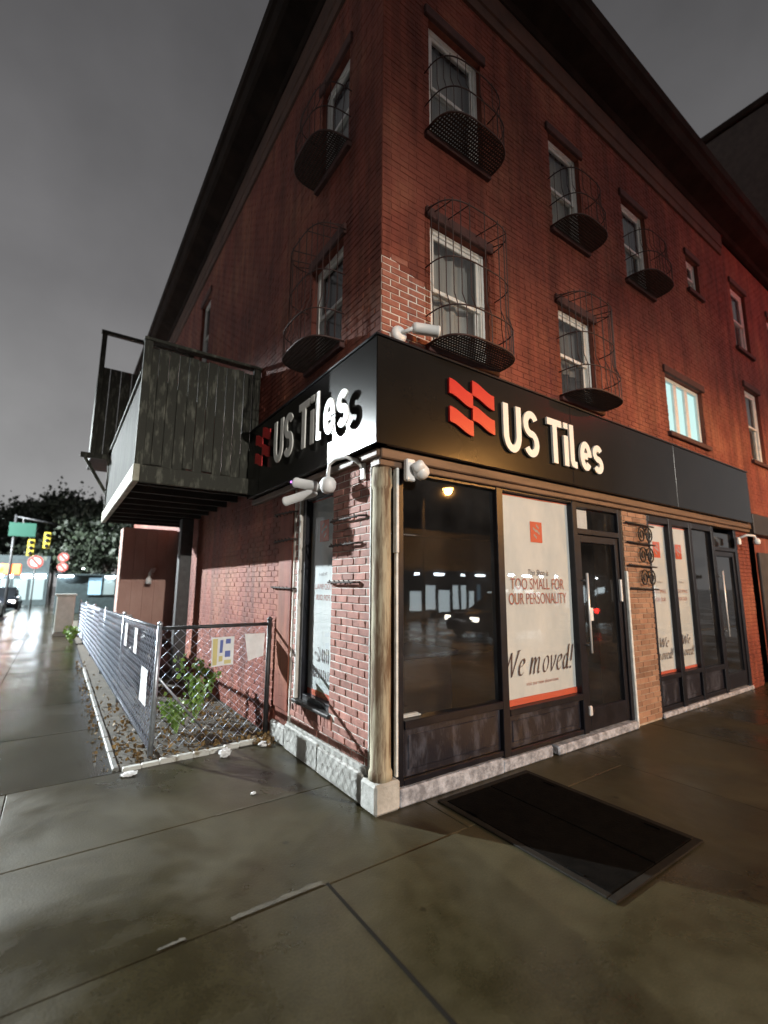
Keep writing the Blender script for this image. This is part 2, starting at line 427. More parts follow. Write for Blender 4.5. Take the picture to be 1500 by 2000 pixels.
class MB:
    def __init__(s):
        s.v = []
        s.f = []

    def add(s, vs, fs):
        o = len(s.v)
        s.v += [tuple(p) for p in vs]
        s.f += [tuple(i + o for i in f) for f in fs]
        return s

    def quad(s, a, b, c, d):
        return s.add([a, b, c, d], [(0, 1, 2, 3)])

    def box(s, x0, x1, y0, y1, z0, z1):
        return s.add([(x0, y0, z0), (x1, y0, z0), (x1, y1, z0), (x0, y1, z0), (x0, y0, z1), (x1, y0, z1), (x1, y1, z1), (x0, y1, z1)],
                     [(0, 3, 2, 1), (4, 5, 6, 7), (0, 1, 5, 4), (1, 2, 6, 5), (2, 3, 7, 6), (3, 0, 4, 7)])

    def cbox(s, x0, x1, y0, y1, z0, z1, c=0.006):
        """box with every edge chamfered"""
        c = min(c, (x1 - x0) * .3, (y1 - y0) * .3, (z1 - z0) * .3)
        X, Y, Z = (x0, x1), (y0, y1), (z0, z1)
        sg = (1, -1)
        vs, idx = [], {}
        for i in (0, 1):
            for j in (0, 1):
                for k in (0, 1):
                    p = [X[i], Y[j], Z[k]]
                    for ax in range(3):
                        q = list(p)
                        for o, d in ((0, i), (1, j), (2, k)):
                            if o != ax:
                                q[o] += sg[d] * c
                        idx[(i, j, k, ax)] = len(vs)
                        vs.append(q)
        fs = []
        def F(*k): fs.append(tuple(idx[q] for q in k))
        for a in (0, 1):
            F((a, 0, 0, 0), (a, 1, 0, 0), (a, 1, 1, 0), (a, 0, 1, 0)) if a else F((a, 0, 0, 0), (a, 0, 1, 0), (a, 1, 1, 0), (a, 1, 0, 0))
            F((0, a, 0, 1), (0, a, 1, 1), (1, a, 1, 1), (1, a, 0, 1)) if a else F((0, a, 0, 1), (1, a, 0, 1), (1, a, 1, 1), (0, a, 1, 1))
            F((0, 0, a, 2), (1, 0, a, 2), (1, 1, a, 2), (0, 1, a, 2)) if a else F((0, 0, a, 2), (0, 1, a, 2), (1, 1, a, 2), (1, 0, a, 2))
        for a in (0, 1):
            for b in (0, 1):
                F((0, a, b, 1), (1, a, b, 1), (1, a, b, 2), (0, a, b, 2))
                F((a, 0, b, 0), (a, 1, b, 0), (a, 1, b, 2), (a, 0, b, 2))
                F((a, b, 0, 0), (a, b, 1, 0), (a, b, 1, 1), (a, b, 0, 1))
                for k in (0, 1):
                    F((a, b, k, 0), (a, b, k, 1), (a, b, k, 2))
        return s.add(vs, fs)

    def tube(s, pts, r, n=8, cap=True, r2=None):
        pts = [Vector(p) for p in pts]
        m = len(pts)
        rings = []
        prev = None
        for i, p in enumerate(pts):
            d = (pts[min(i + 1, m - 1)] - pts[max(i - 1, 0)])
            if d.length < 1e-9:
                d = Vector((0, 0, 1))
            d.normalize()
            if prev is None:
                a = Vector((0, 0, 1)) if abs(d.z) < 0.9 else Vector((1, 0, 0))
                u = d.cross(a).normalized()
            else:
                u = (prev - d * prev.dot(d))
                u = u.normalized() if u.length > 1e-6 else d.orthogonal().normalized()
            prev = u
            w = d.cross(u)
            rr = r if r2 is None else r + (r2 - r) * i / max(1, m - 1)
            rings.append([p + (u * math.cos(6.28318 * k / n) + w * math.sin(6.28318 * k / n)) * rr for k in range(n)])
        vs = [q for g in rings for q in g]
        fs = []
        for i in range(m - 1):
            for k in range(n):
                a, b = i * n + k, i * n + (k + 1) % n
                fs.append((a, b, b + n, a + n))
        if cap:
            fs.append(tuple(range(n - 1, -1, -1)))
            fs.append(tuple((m - 1) * n + k for k in range(n)))
        return s.add(vs, fs)

    def lathe(s, c, prof, n=20, axis=(0, 0, 1)):
        """profile of (radius, height) turned about axis through c"""
        ax = Vector(axis).normalized()
        u = ax.orthogonal().normalized()
        w = ax.cross(u)
        c = Vector(c)
        vs, fs = [], []
        for (r, h) in prof:
            for k in range(n):
                t = 6.28318 * k / n
                vs.append(c + ax * h + (u * math.cos(t) + w * math.sin(t)) * max(r, 1e-4))
        for i in range(len(prof) - 1):
            for k in range(n):
                a, b = i * n + k, i * n + (k + 1) % n
                fs.append((a, b, b + n, a + n))
        fs.append(tuple(range(n - 1, -1, -1)))
        fs.append(tuple((len(prof) - 1) * n + k for k in range(n)))
        return s.add(vs, fs)

    def prism(s, poly, h0, h1):
        """polygon in x,z extruded along y"""
        n = len(poly)
        vs = [(x, h0, z) for x, z in poly] + [(x, h1, z) for x, z in poly]
        fs = [tuple(range(n)), tuple(range(2 * n - 1, n - 1, -1))]
        fs += [(i, i + n, (i + 1) % n + n, (i + 1) % n) for i in range(n)]
        return s.add(vs, fs)

    def tf(s, fn, flip=False, start=0):
        s.v = s.v[:start] + [tuple(fn(*p)) for p in s.v[start:]]
        if flip:
            s.f = [tuple(reversed(f)) for f in s.f]
        return s

    def build(s, name, m, parent=None, smooth=False, origin=None):
        if origin is None:
            xs = [p[0] for p in s.v]; ys = [p[1] for p in s.v]; zs = [p[2] for p in s.v]
            origin = ((min(xs) + max(xs)) / 2, (min(ys) + max(ys)) / 2, min(zs))
        ox, oy, oz = origin
        me = bpy.data.meshes.new(name)
        me.from_pydata([(x - ox, y - oy, z - oz) for x, y, z in s.v], [], s.f)
        me.materials.append(MATS[m] if isinstance(m, str) else m)
        if smooth:
            me.polygons.foreach_set('use_smooth', [True] * len(me.polygons))
        me.update()
        o = bpy.data.objects.new(name, me)
        COL.objects.link(o)
        place(o, origin, parent)
        return o


def place(o, world, parent):
    if parent is not None:
        o.parent = parent
        pw = ORG[parent.name]
        o.location = (world[0] - pw[0], world[1] - pw[1], world[2] - pw[2])
    else:
        o.location = world
    ORG[o.name] = tuple(world)


def thing(name, label, cat, loc, group=None, parent=None):
    o = bpy.data.objects.new(name, None)
    COL.objects.link(o)
    o.empty_display_size = 0.1
    place(o, loc, parent)
    tag(o, label, cat, group)
    return o


def part(name, loc, parent, label=None):
    o = bpy.data.objects.new(name, None)
    COL.objects.link(o)
    o.empty_display_size = 0.1
    place(o, loc, parent)
    if label:
        o['label'] = label
    return o


def tag(o, label=None, cat=None, group=None, kind=None):
    if label: o['label'] = label
    if cat: o['category'] = cat
    if group: o['group'] = group
    if kind: o['kind'] = kind
    return o


def front(u, v, z): return (u, -v, z)          # wall coordinates of the shop front: u along it, v out of it
def side(u, v, z): return (-v, u, z)           # the same for the wall on the side street
FR = (front, True)
SD = (side, False)


def wb_(mb, fr, name, m, parent, smooth=False):
    return mb.tf(fr[0], fr[1]).build(name, m, parent, smooth)


def text_mesh(txt, size, sx_=1.0, shear=0.0, align='CENTER', depth=0.0):
    c = bpy.data.curves.new('t', 'FONT')
    c.body = txt
    c.size = size
    c.align_x = align
    c.shear = shear
    c.extrude = depth
    o = bpy.data.objects.new('t', c)
    COL.objects.link(o)
    bpy.context.view_layer.update()
    me = bpy.data.meshes.new_from_object(o.evaluated_get(bpy.context.evaluated_depsgraph_get()))
    vs = [(v.co.x * sx_, v.co.z, v.co.y) for v in me.vertices]
    fs = [tuple(p.vertices) for p in me.polygons]
    bpy.data.objects.remove(o)
    bpy.data.curves.remove(c)
    bpy.data.meshes.remove(me)
    return vs, fs


def stroke(pts, w, d, closed=False):
    """flat stroke of width w along 2D points, extruded 0..d : returns MB in (u, v, z)"""
    P = [Vector(p) for p in pts]
    n = len(P)
    Ls, Rs = [], []
    for i in range(n):
        a = (P[i] - P[i - 1]).normalized() if i > 0 else (P[1] - P[0]).normalized()
        b = (P[i + 1] - P[i]).normalized() if i < n - 1 else (P[-1] - P[-2]).normalized()
        na, nb = Vector((-a.y, a.x)), Vector((-b.y, b.x))
        m = (na + nb)
        m = m.normalized() if m.length > 1e-6 else na
        k = w / 2 / max(0.35, m.dot(na))
        Ls.append(P[i] + m * k)
        Rs.append(P[i] - m * k)
    mb = MB()
    vs = []
    for i in range(n):
        for q in (Ls[i], Rs[i]):
            vs += [(q.x, 0, q.y), (q.x, d, q.y)]
    fs = []
    for i in range(n - 1):
        a, b = i * 4, (i + 1) * 4
        fs += [(a + 1, a + 3, b + 3, b + 1), (a, b, b + 2, a + 2), (a, a + 1, b + 1, b), (a + 2, b + 2, b + 3, a + 3)]
    e = (n - 1) * 4
    fs += [(0, 2, 3, 1), (e, e + 1, e + 3, e + 2)]
    return mb.add(vs, fs)


def arc(cx, cz, rx, rz, a0, a1, n=14):
    return [(cx + rx * math.cos(R(a0 + (a1 - a0) * i / n)), cz + rz * math.sin(R(a0 + (a1 - a0) * i / n))) for i in range(n + 1)]


# ------------------------------------------------------------------ ground
def sheet(name, x0, x1, y0, y1, z, m):
    return tag(MB().quad((x0, y0, z), (x1, y0, z), (x1, y1, z), (x0, y1, z)).build(name, m, None), kind='structure')


KX, KY = -3.95, -4.7        # kerb lines of the side street and the front street
sheet('road', -320, 320, -320, 320, -0.13, 'asphalt_wet')
walk = sheet('sidewalk', KX, 60, KY, 70, -0.014, 'concrete_wet')
walk.data.materials[0] = MATS['soil']


def slab(x0, x1, y0, y1, dz=0.0, m='concrete_wet'):
    g = 0.0032
    mb = MB().cbox(x0 + g, x1 - g, y0 + g, y1 - g, -0.10, dz, 0.004)
    return mb.build('slab', m, walk)


ys_left = [-4.55, -3.05, -1.98, -0.49]
for j in range(3):
    slab(-3.80, -0.66, ys_left[j], ys_left[j + 1], 0.003 if j == 2 else random.uniform(-.004, 0))
ys_side = [-0.49, 0.62, 1.86, 3.4, 4.9, 6.4, 7.9, 9.4, 10.9, 12.4, 13.9, 15.4, 17, 18.6, 20.2, 21.8]
for j in range(len(ys_side) - 1):
    if j < 2:
        slab(-3.80, -2.18, ys_side[j], ys_side[j + 1], random.uniform(-.002, 0))
        slab(-2.18, 0.4, ys_side[j], ys_side[j + 1], 0.0)
    else:
        slab(-3.80, -2.6, ys_side[j], ys_side[j + 1], random.uniform(-.002, .001), 'concrete_puddled')
        slab(-2.6, -1.44, ys_side[j], ys_side[j + 1], random.uniform(-.002, .001), 'concrete_puddled')
xs_f = [-0.66, 2.35, 3.9, 5.4, 6.9, 8.4, 9.9, 11.4, 12.9, 14.4, 15.9]
ys_f = [-4.55, -3.25, -2.15]
for i in range(len(xs_f) - 1):
    for j in range(2):
        slab(xs_f[i], xs_f[i + 1], ys_f[j], ys_f[j + 1], random.uniform(-.003, .001))
    if i == 0:
        slab(-0.66, 0.4, -2.15, -0.49, 0.0) if 0 else None
        slab(-0.66, 2.35, -2.15, -0.49, 0.0)
        slab(0.4, 2.35, -0.49, 0.1, 0.0)
    else:
        slab(xs_f[i], xs_f[i + 1], -2.15, 0.1, random.uniform(-.002, .001))
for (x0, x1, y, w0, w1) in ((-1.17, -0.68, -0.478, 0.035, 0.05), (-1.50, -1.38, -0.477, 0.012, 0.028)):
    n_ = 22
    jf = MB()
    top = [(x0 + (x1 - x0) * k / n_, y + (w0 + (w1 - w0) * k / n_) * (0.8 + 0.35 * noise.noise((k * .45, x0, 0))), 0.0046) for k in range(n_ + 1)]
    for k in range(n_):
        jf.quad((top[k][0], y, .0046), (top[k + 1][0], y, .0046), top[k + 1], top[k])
    jf.build('joint_and_lit_edge', 'lit_edge_pale', walk)  # light caught on the slab edge, painted as a pale strip
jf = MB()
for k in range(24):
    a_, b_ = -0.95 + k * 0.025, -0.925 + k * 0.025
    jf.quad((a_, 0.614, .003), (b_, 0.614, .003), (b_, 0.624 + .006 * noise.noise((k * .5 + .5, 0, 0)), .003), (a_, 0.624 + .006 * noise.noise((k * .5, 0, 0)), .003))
jf.build('joint_and_lit_edge', 'lit_edge_pale', walk)  # thinner painted strip of the same edge light
MB().quad((-0.673, -2.1, .0046), (-0.649, -2.1, .0046), (-0.652, -0.482, .0046), (-0.671, -0.482, .0046)).build('joint_and_lit_edge', 'joint_dark', walk)
far = MB().quad((KX + .1, 21.8, 0), (0, 21.8, 0), (0, 70, 0), (KX + .1, 70, 0))
far.quad((15.9, KY + .1, 0), (60, KY + .1, 0), (60, 0, 0), (15.9, 0, 0))
tag(far.build('pavement', 'concrete_puddled'), kind='structure')
kb = MB()
for k in range(24):
    kb.cbox(KX - 0.12, KX + 0.148, KY + 2 + k * 2.0, KY + 4 + k * 2.0 - .008, -0.15, 0.002, 0.015)
for k in range(20):
    kb.cbox(KX + 2 + k * 2.0, KX + 4 + k * 2.0 - .008, KY - 0.12, KY + 0.148, -0.15, 0.002, 0.015)
tag(kb.build('kerb', 'kerb_stone'), kind='structure')
mk = MB()
for k in range(7):
    mk.quad((-11 + k * 1.0, 26.0, -0.126), (-10.5 + k * 1.0, 26.0, -0.126), (-10.5 + k * 1.0, 29.0, -0.126), (-11 + k * 1.0, 29.0, -0.126))
tag(mk.build('crosswalk_marking', 'sign_white'), kind='structure')

# ------------------------------------------------------------------ the corner building
BLD = thing('brick_building', 'three storey red brick corner building with a black shopfront', 'building', (0, 0, 0))
CH, BL = 0.0625, 0.192      # brick course and brick length
SIDE_LEN, FRONT_LEN, TOP = 15.2, 8.0, 8.35

WIN_F = [  # front windows: u0, u1, z0, z1
    (0.55, 1.33, 3.72, 5.00), (2.52, 3.24, 3.74, 4.88), (5.14, 6.41, 3.84, 4.76),
    (0.56, 1.31, 5.94, 7.32), (2.52, 3.18, 5.88, 7.24), (4.25, 4.94, 5.92, 7.26), (6.35, 6.82, 6.62, 7.26)]
WIN_S = [  # side windows
    (0.68, 1.35, 3.88, 5.02), (0.62, 1.23, 6.02, 7.24), (6.10, 6.80, 5.90, 7.45)]
SHOPWIN_S = (0.76, 1.46, 0.50, 2.52)


def wall_backing(fr, u0, u1, z0, z1, opens, reveal=0.13, v=-0.0055):
    us = sorted({u0, u1, *[min(max(o[k], u0), u1) for o in opens for k in (0, 1)]})
    zs = sorted({z0, z1, *[min(max(o[k], z0), z1) for o in opens for k in (2, 3)]})
    mb = MB()
    for a, b in zip(us[:-1], us[1:]):
        for c, d in zip(zs[:-1], zs[1:]):
            mu, mz = (a + b) / 2, (c + d) / 2
            if any(o[0] < mu < o[1] and o[2] < mz < o[3] for o in opens):
                continue
            mb.quad((a, v, c), (a, v, d), (b, v, d), (b, v, c))
    for o in opens:
        a, b, c, d = o
        w = v - reveal
        mb.quad((a, v, c), (a, w, c), (a, w, d), (a, v, d))
        mb.quad((b, v, c), (b, v, d), (b, w, d), (b, w, c))
        mb.quad((a, v, d), (a, w, d), (b, w, d), (b, v, d))
        mb.quad((a, v, c), (b, v, c), (b, w, c), (a, w, c))
    return mb


def brick_rects(u0, u1, z0, z1, opens, seed=0):
    """running bond, clipped at openings"""
    rng = random.Random(seed)
    out = []
    k = 0
    z = z0
    while z + CH * 0.6 < z1:
        za, zb = z + 0.004, min(z + CH - 0.004, z1)
        segs = [(u0, u1)]
        for o in opens:
            if min(zb, o[3]) - max(za, o[2]) > CH * 0.3:
                ns = []
                for a, b in segs:
                    if o[1] <= a or o[0] >= b:
                        ns.append((a, b))
                        continue
                    if o[0] > a: ns.append((a, o[0]))
                    if o[1] < b: ns.append((o[1], b))
                segs = ns
        off = (k % 2) * BL / 2
        i0 = int((u0 - off) / BL) - 1
        for a, b in segs:
            i = int(math.floor((a - off) / BL))
            while i * BL + off < b:
                p, q = max(a, i * BL + off + 0.004), min(b, (i + 1) * BL + off - 0.004)
                if q - p > 0.025:
                    out.append((p, q, za, zb))
                i += 1
        z += CH
        k += 1
    return out


def brick_into(mb, p, q, za, zb, proud, c=0.004):
    b = -0.014
    f = proud
    mb.add([(p, b, za), (q, b, za), (q, b, zb), (p, b, zb),
            (p, f - c, za), (q, f - c, za), (q, f - c, zb), (p, f - c, zb),
            (p + c, f, za + c), (q - c, f, za + c), (q - c, f, zb - c), (p + c, f, zb - c)],
           [(0, 4, 5, 1), (1, 5, 6, 2), (2, 6, 7, 3), (3, 7, 4, 0),
            (4, 8, 9, 5), (5, 9, 10, 6), (6, 10, 11, 7), (7, 11, 8, 4), (8, 11, 10, 9)])


_unit = MB()
brick_into(_unit, -0.5, 0.5, 0.0, CH - 0.008, 0.0, 0.004)
BRICK_MESH = {}


def single_brick(fr, p, q, za, zb, m, parent, rng):
    key = (fr[1], m, round(q - p, 2), round(zb - za, 3))
    if key not in BRICK_MESH:
        mb = MB()
        w = key[2] / 2 - 0.0005
        brick_into(mb, -w, w, 0, zb - za, 0.0, 0.0045)
        mb.tf(fr[0], fr[1])
        me = bpy.data.meshes.new('brick')
        me.from_pydata(mb.v, [], mb.f)
        me.materials.append(MATS[m])
        BRICK_MESH[key] = me
    o = bpy.data.objects.new('brick', BRICK_MESH[key])
    COL.objects.link(o)
    place(o, fr[0]((p + q) / 2, rng.uniform(-0.0025, 0.0035), za + rng.uniform(-.0006, .0006)), parent)
    return o


# side wall
PIER_END = 1.60
side_open = WIN_S + [SHOPWIN_S]
sw = wb_(wall_backing(SD, PIER_END, SIDE_LEN, 0.0, TOP, WIN_S[2:]), SD, 'side_wall', 'mortar_painted', BLD)
sw2 = wb_(wall_backing(SD, 0.0, PIER_END, 2.70, TOP, WIN_S[:2]), SD, 'side_wall', 'mortar_painted', BLD)
pier = wb_(wall_backing(SD, 0.06, PIER_END, 0.0, 2.70, [SHOPWIN_S], 0.12, -0.0065), SD, 'brick_pier', 'mortar_white', BLD)
pier['label'] = 'bare red brick corner pier with pale mortar'
rng = random.Random(3)
for (p, q, za, zb) in brick_rects(0.135, PIER_END - 0.04, 0.26, 2.66, [SHOPWIN_S, (0.7, 1.5, 0.37, 0.50)], 1):
    single_brick(SD, p, q, za, zb, 'brick_bare', pier, rng)
# soldier course under the side shop window
for k in range(12):
    a = 0.715 + k * 0.0645
    single_brick(SD, a, a + 0.056, 0.378, 0.495, 'brick_bare', pier, rng)
# painted brickwork of the rest
rng = random.Random(5)
mb = MB()
for (p, q, za, zb) in brick_rects(PIER_END + 0.38, SIDE_LEN, 0.0, 2.70, [(2.9, 7.2, 2.68, 2.7)], 2):
    brick_into(mb, p, q, za, zb, rng.uniform(-.003, .002))
for (p, q, za, zb) in brick_rects(0.0, SIDE_LEN, 3.45, TOP, WIN_S, 3):
    brick_into(mb, p, q, za, zb, rng.uniform(-.003, .002))
o = wb_(mb, SD, 'brickwork', 'brick_painted', BLD)
o['kind'] = 'stuff'
mb = MB().cbox(PIER_END + 0.005, PIER_END + 0.36, -0.02, 0.018, 0.34, 2.68, 0.006)
wb_(mb, SD, 'painted_pilaster', 'brick_painted', BLD)
mb = MB().cbox(PIER_END - 0.034, PIER_END + 0.003, -0.02, 0.006, 0.22, 2.68, 0.004)
wb_(mb, SD, 'joint_strip', 'mortar_white', BLD)

# front wall
FW_OPEN = [(o[0], o[1], o[2], o[3]) for o in WIN_F]
fw = wb_(wall_backing(FR, 0.0, FRONT_LEN, 2.70, TOP, FW_OPEN), FR, 'front_wall', 'mortar_painted', BLD)
corner_zone = (0.0, 0.55, 3.45, 4.46)
cw = wb_(MB().quad((0.0, -0.0042, 3.45), (0.0, -0.0042, 4.44), (0.548, -0.0042, 4.26), (0.548, -0.0042, 3.45)), FR, 'exposed_brick_patch', 'mortar_white', BLD)
rng = random.Random(8)
mb = MB()
for (p, q, za, zb) in brick_rects(0.0, FRONT_LEN, 3.45, TOP, FW_OPEN, 4):
    edge = 4.30 - 0.35 * max(0, p - 0.05) + 0.10 * math.sin(p * 23)
    if q <= 0.552 and zb < edge + 0.12:
        single_brick(FR, p, q, za, zb, 'brick_upper', cw, rng)
    else:
        brick_into(mb, p, q, za, zb, rng.uniform(-.003, .002))
o = wb_(mb, FR, 'brickwork', 'brick_painted', BLD)
o['kind'] = 'stuff'

# pier between the two shop windows, and the pier at the far end
P2 = (3.60, 4.21)
wb_(MB().box(P2[0], P2[1], -0.4, -0.012, 0.0, 2.66), FR, 'middle_pier', 'mortar_tan', BLD)
mb = MB()
for (p, q, za, zb) in brick_rects(P2[0], P2[1], 0.02, 2.62, [], 6):
    brick_into(mb, p, q, za, zb, rng.uniform(-.003, .002))
o = wb_(mb, FR, 'pier_brickwork', 'brick_tan', BLD); o['kind'] = 'stuff'
o['label'] = 'tan brick pier between the two shop windows'
P3 = (7.20, 7.72)
wb_(MB().box(P3[0], P3[1], -0.4, -0.012, 0.0, 2.66), FR, 'end_pier', 'mortar_painted', BLD)
mb = MB()
for (p, q, za, zb) in brick_rects(P3[0], P3[1], 0.02, 2.62, [], 7):
    brick_into(mb, p, q, za, zb, rng.uniform(-.003, .002))
o = wb_(mb, FR, 'pier_brickwork', 'brick_painted', BLD); o['kind'] = 'stuff'

# far walls, roof and cornice
wb_(MB().box(SIDE_LEN - 0.02, SIDE_LEN, -8, 0, 0, TOP), SD, 'rear_wall', 'tall_wall', BLD)
MB().box(0.02, FRONT_LEN, 0.02, SIDE_LEN, TOP + 0.35, TOP + 0.42).build('roof', 'cornice', BLD)


def cornice_mesh(prof, e0, e1):
    """profile (v, z) swept along the front, round the corner and down the side"""
    n = len(prof)
    vs = []
    for v, z in prof: vs.append((e0, -v, z))
    for v, z in prof: vs.append((-v, -v, z))
    for v, z in prof: vs.append((-v, e1, z))
    fs = []
    for s_ in range(2):
        for i in range(n - 1):
            a = s_ * n + i
            fs.append((a, a + 1, a + 1 + n, a + n))
    return MB().add(vs, fs)


cn = cornice_mesh([(0.0, 8.40), (0.07, 8.42), (0.09, 8.52), (0.36, 8.60), (0.40, 8.66), (0.42, 8.86), (0.46, 8.90), (0.47, 9.05), (0.2, 9.08), (0.0, 9.06)], 13.2, SIDE_LEN).build('cornice', 'cornice', BLD)
cornice_mesh([(0.0, 7.98), (0.03, 7.985), (0.035, 8.12), (0.055, 8.13), (0.055, 8.40), (0.0, 8.41)], FRONT_LEN, SIDE_LEN).build('frieze', 'frieze', BLD)
# stone base
sb = MB().cbox(0.16, 0.90, -0.1, 0.035, 0.0, 0.215, 0.012)
sb.cbox(0.905, PIER_END + 0.02, -0.1, 0.03, 0.0, 0.235, 0.012)
sb.cbox(PIER_END + 0.02, 2.02, -0.1, 0.025, 0.0, 0.19, 0.02)
sb.cbox(0.135, PIER_END, -0.1, 0.016, 0.21, 0.262, 0.006)
wb_(sb, SD, 'stone_base', 'stone', BLD)
MB().cbox(-0.055, 0.17, -0.045, 0.16, 0.0, 0.205, 0.018).build('corner_stone', 'stone', BLD)
sf = MB().cbox(0.172, 1.30, -0.2, 0.03, 0.0, 0.125, 0.012)
sf.cbox(1.305, 2.0, -0.2, 0.022, 0.0, 0.10, 0.012)
sf.cbox(2.06, 3.57, -0.2, 0.04, 0.0, 0.085, 0.012)
sf.cbox(4.22, 7.2, -0.2, 0.02, 0.0, 0.06, 0.012)
wb_(sf, FR, 'sill_stone', 'stone_mottled', BLD)

# corner column with peeling paint
col = MB()
prof = [(0.088, 0.205), (0.088, 0.26), (0.078, 0.28), (0.076, 0.6), (0.075, 1.6), (0.073, 2.35), (0.084, 2.38), (0.084, 2.46), (0.079, 2.48), (0.079, 2.69)]
col.lathe((0.055, 0.055, 0), prof, 18)
cc = col.build('corner_column', 'wood_peeling', BLD, smooth=True)
cc['label'] = 'weathered wooden corner column with peeling cream paint'
mb = MB().cbox(0.150, 0.172, -0.02, 0.012, 0.21, 2.42, 0.004)
wb_(mb, FR, 'caulk_strip', 'white_caulk', BLD)
mb = MB().cbox(0.139, 0.165, -0.02, 0.030, 1.85, 2.55, 0.004)
wb_(mb, FR, 'loose_trim', 'white_caulk', BLD)
mb = MB().cbox(0.118, 0.134, -0.02, 0.006, 0.262, 2.66, 0.003)
wb_(mb, SD, 'caulk_strip', 'white_caulk', BLD)
mb = MB().cbox(3.565, 3.60, -0.05, 0.028, 0.01, 1.78, 0.006)
wb_(mb, FR, 'white_jamb', 'white_caulk', BLD)

# timber header below the sign
hd = MB().cbox(-0.03, 7.75, -0.1, 0.06, 2.585, 2.672, 0.01)
hd.cbox(-0.03, 7.75, -0.1, 0.035, 2.53, 2.583, 0.008)
wb_(hd, FR, 'header_trim', 'wood_trim', BLD)
hd = MB().cbox(-0.034, 2.85, -0.1, 0.055, 2.60, 2.668, 0.01)
wb_(hd, SD, 'header_trim', 'wood_trim', BLD)

# ------------------------------------------------------------------ shop front
SF = part('shopfront', (2, 0.1, 0), BLD, 'black framed glazed shopfront with kick panels')
fm = MB()
V0, V1 = -0.09, 0.0
def bar(u0, u1, z0, z1, v1=V1, v0=V0): fm.cbox(u0, u1, v0, v1, z0, z1, 0.005)
bar(0.174, 0.232, 0.13, 2.53)
bar(1.335, 1.425, 0.11, 2.53, 0.006)
bar(2.555, 2.64, 0.10, 2.53, 0.006)
bar(3.50, 3.563, 0.09, 2.53)
bar(0.234, 1.333, 2.50, 2.53); bar(1.427, 2.553, 2.505, 2.53); bar(2.642, 3.498, 2.47, 2.53)
bar(0.234, 1.333, 0.52, 0.585, 0.012); bar(1.427, 2.553, 0.44, 0.50, 0.012)
bar(0.234, 1.333, 0.127, 0.17); bar(1.427, 2.553, 0.105, 0.15)
bar(2.642, 3.498, 2.17, 2.235)
bar(4.215, 4.262, 0.062, 2.53); bar(4.80, 4.905, 0.062, 2.53, 0.006); bar(5.43, 5.52, 0.062, 2.53); bar(6.20, 6.29, 0.062, 2.53); bar(7.10, 7.195, 0.062, 2.53)
bar(4.264, 4.798, 0.43, 0.49); bar(4.907, 5.428, 0.43, 0.49); bar(5.522, 6.198, 0.40, 0.47); bar(4.264, 6.198, 0.062, 0.12, -0.01)
bar(4.264, 4.798, 2.44, 2.53); bar(4.907, 5.428, 2.44, 2.53); bar(5.522, 6.198, 2.44, 2.53); bar(6.292, 7.098, 2.16, 2.22)
wb_(fm, FR, 'frame', 'black_frame', SF)
for (a, b, c, d) in ((0.234, 1.333, 0.172, 0.518), (1.427, 2.553, 0.152, 0.438), (4.264, 4.798, 0.122, 0.428), (4.907, 5.428, 0.122, 0.428), (5.522, 6.198, 0.122, 0.398)):
    k = MB().cbox(a, b, -0.06, -0.035, c, d, 0.004)
    k.cbox(a + 0.06, b - 0.06, -0.05, -0.026, c + 0.05, d - 0.05, 0.008)
    wb_(k, FR, 'kick_panel', 'kick_panel', SF)
for (a, b, c, d, g) in ((0.234, 1.333, 0.587, 2.498, 'glass_shop'), (1.427, 2.553, 0.502, 2.503, 'glass_poster'),
                        (2.642, 3.498, 2.237, 2.468, 'glass_shop'), (4.264, 4.798, 0.492, 2.438, 'glass_poster'),
                        (4.907, 5.428, 0.492, 2.438, 'glass_poster'), (5.522, 6.198, 0.472, 2.438, 'glass_shop'), (6.292, 7.098, 2.222, 2.45, 'glass_shop')):
    wb_(MB().quad((a, -0.045, c), (a, -0.045, d), (b, -0.045, d), (b, -0.045, c)), FR, 'pane', g, SF)


def shop_door(u0, u1, z0, z1, hz0, hz1, hinge):
    D = part('door', (u0, 0.05, z0), BLD)
    st = 0.075
    m = MB()
    m.cbox(u0, u0 + st, -0.075, -0.02, z0, z1, 0.004)
    m.cbox(u1 - st, u1, -0.075, -0.02, z0, z1, 0.004)
    m.cbox(u0 + st, u1 - st, -0.075, -0.02, z1 - 0.08, z1, 0.004)
    m.cbox(u0 + st, u1 - st, -0.075, -0.02, z0, z0 + 0.22, 0.004)
    wb_(m, FR, 'leaf', 'black_frame', D)
    wb_(MB().quad((u0 + st, -0.05, z0 + .22), (u0 + st, -0.05, z1 - .08), (u1 - st, -0.05, z1 - .08), (u1 - st, -0.05, z0 + .22)), FR, 'pane', 'glass_shop', D)
    hx = u0 + 0.055
    m = MB().tube([(hx, 0.045, hz0), (hx, 0.045, hz1)], 0.014, 10)
    m.tube([(hx, -0.02, hz0 + .08), (hx, 0.045, hz0 + .08)], 0.009, 8)
    m.tube([(hx, -0.02, hz1 - .08), (hx, 0.045, hz1 - .08)], 0.009, 8)
    wb_(m, FR, 'handle', 'steel_bright', D, True)
    return D


D1 = shop_door(2.645, 3.495, 0.10, 2.165, 0.90, 1.74, 1)
wb_(MB().cbox(2.665, 2.715, -0.019, 0.012, 0.26, 0.36, 0.012), FR, 'lock_plate', 'steel_bright', D1)
wb_(MB().cbox(3.44, 3.47, -0.019, 0.014, 1.42, 1.68, 0.006), FR, 'push_plate', 'steel_bright', D1)
D2 = shop_door(6.295, 7.095, 0.08, 2.155, 0.86, 1.84, 1)

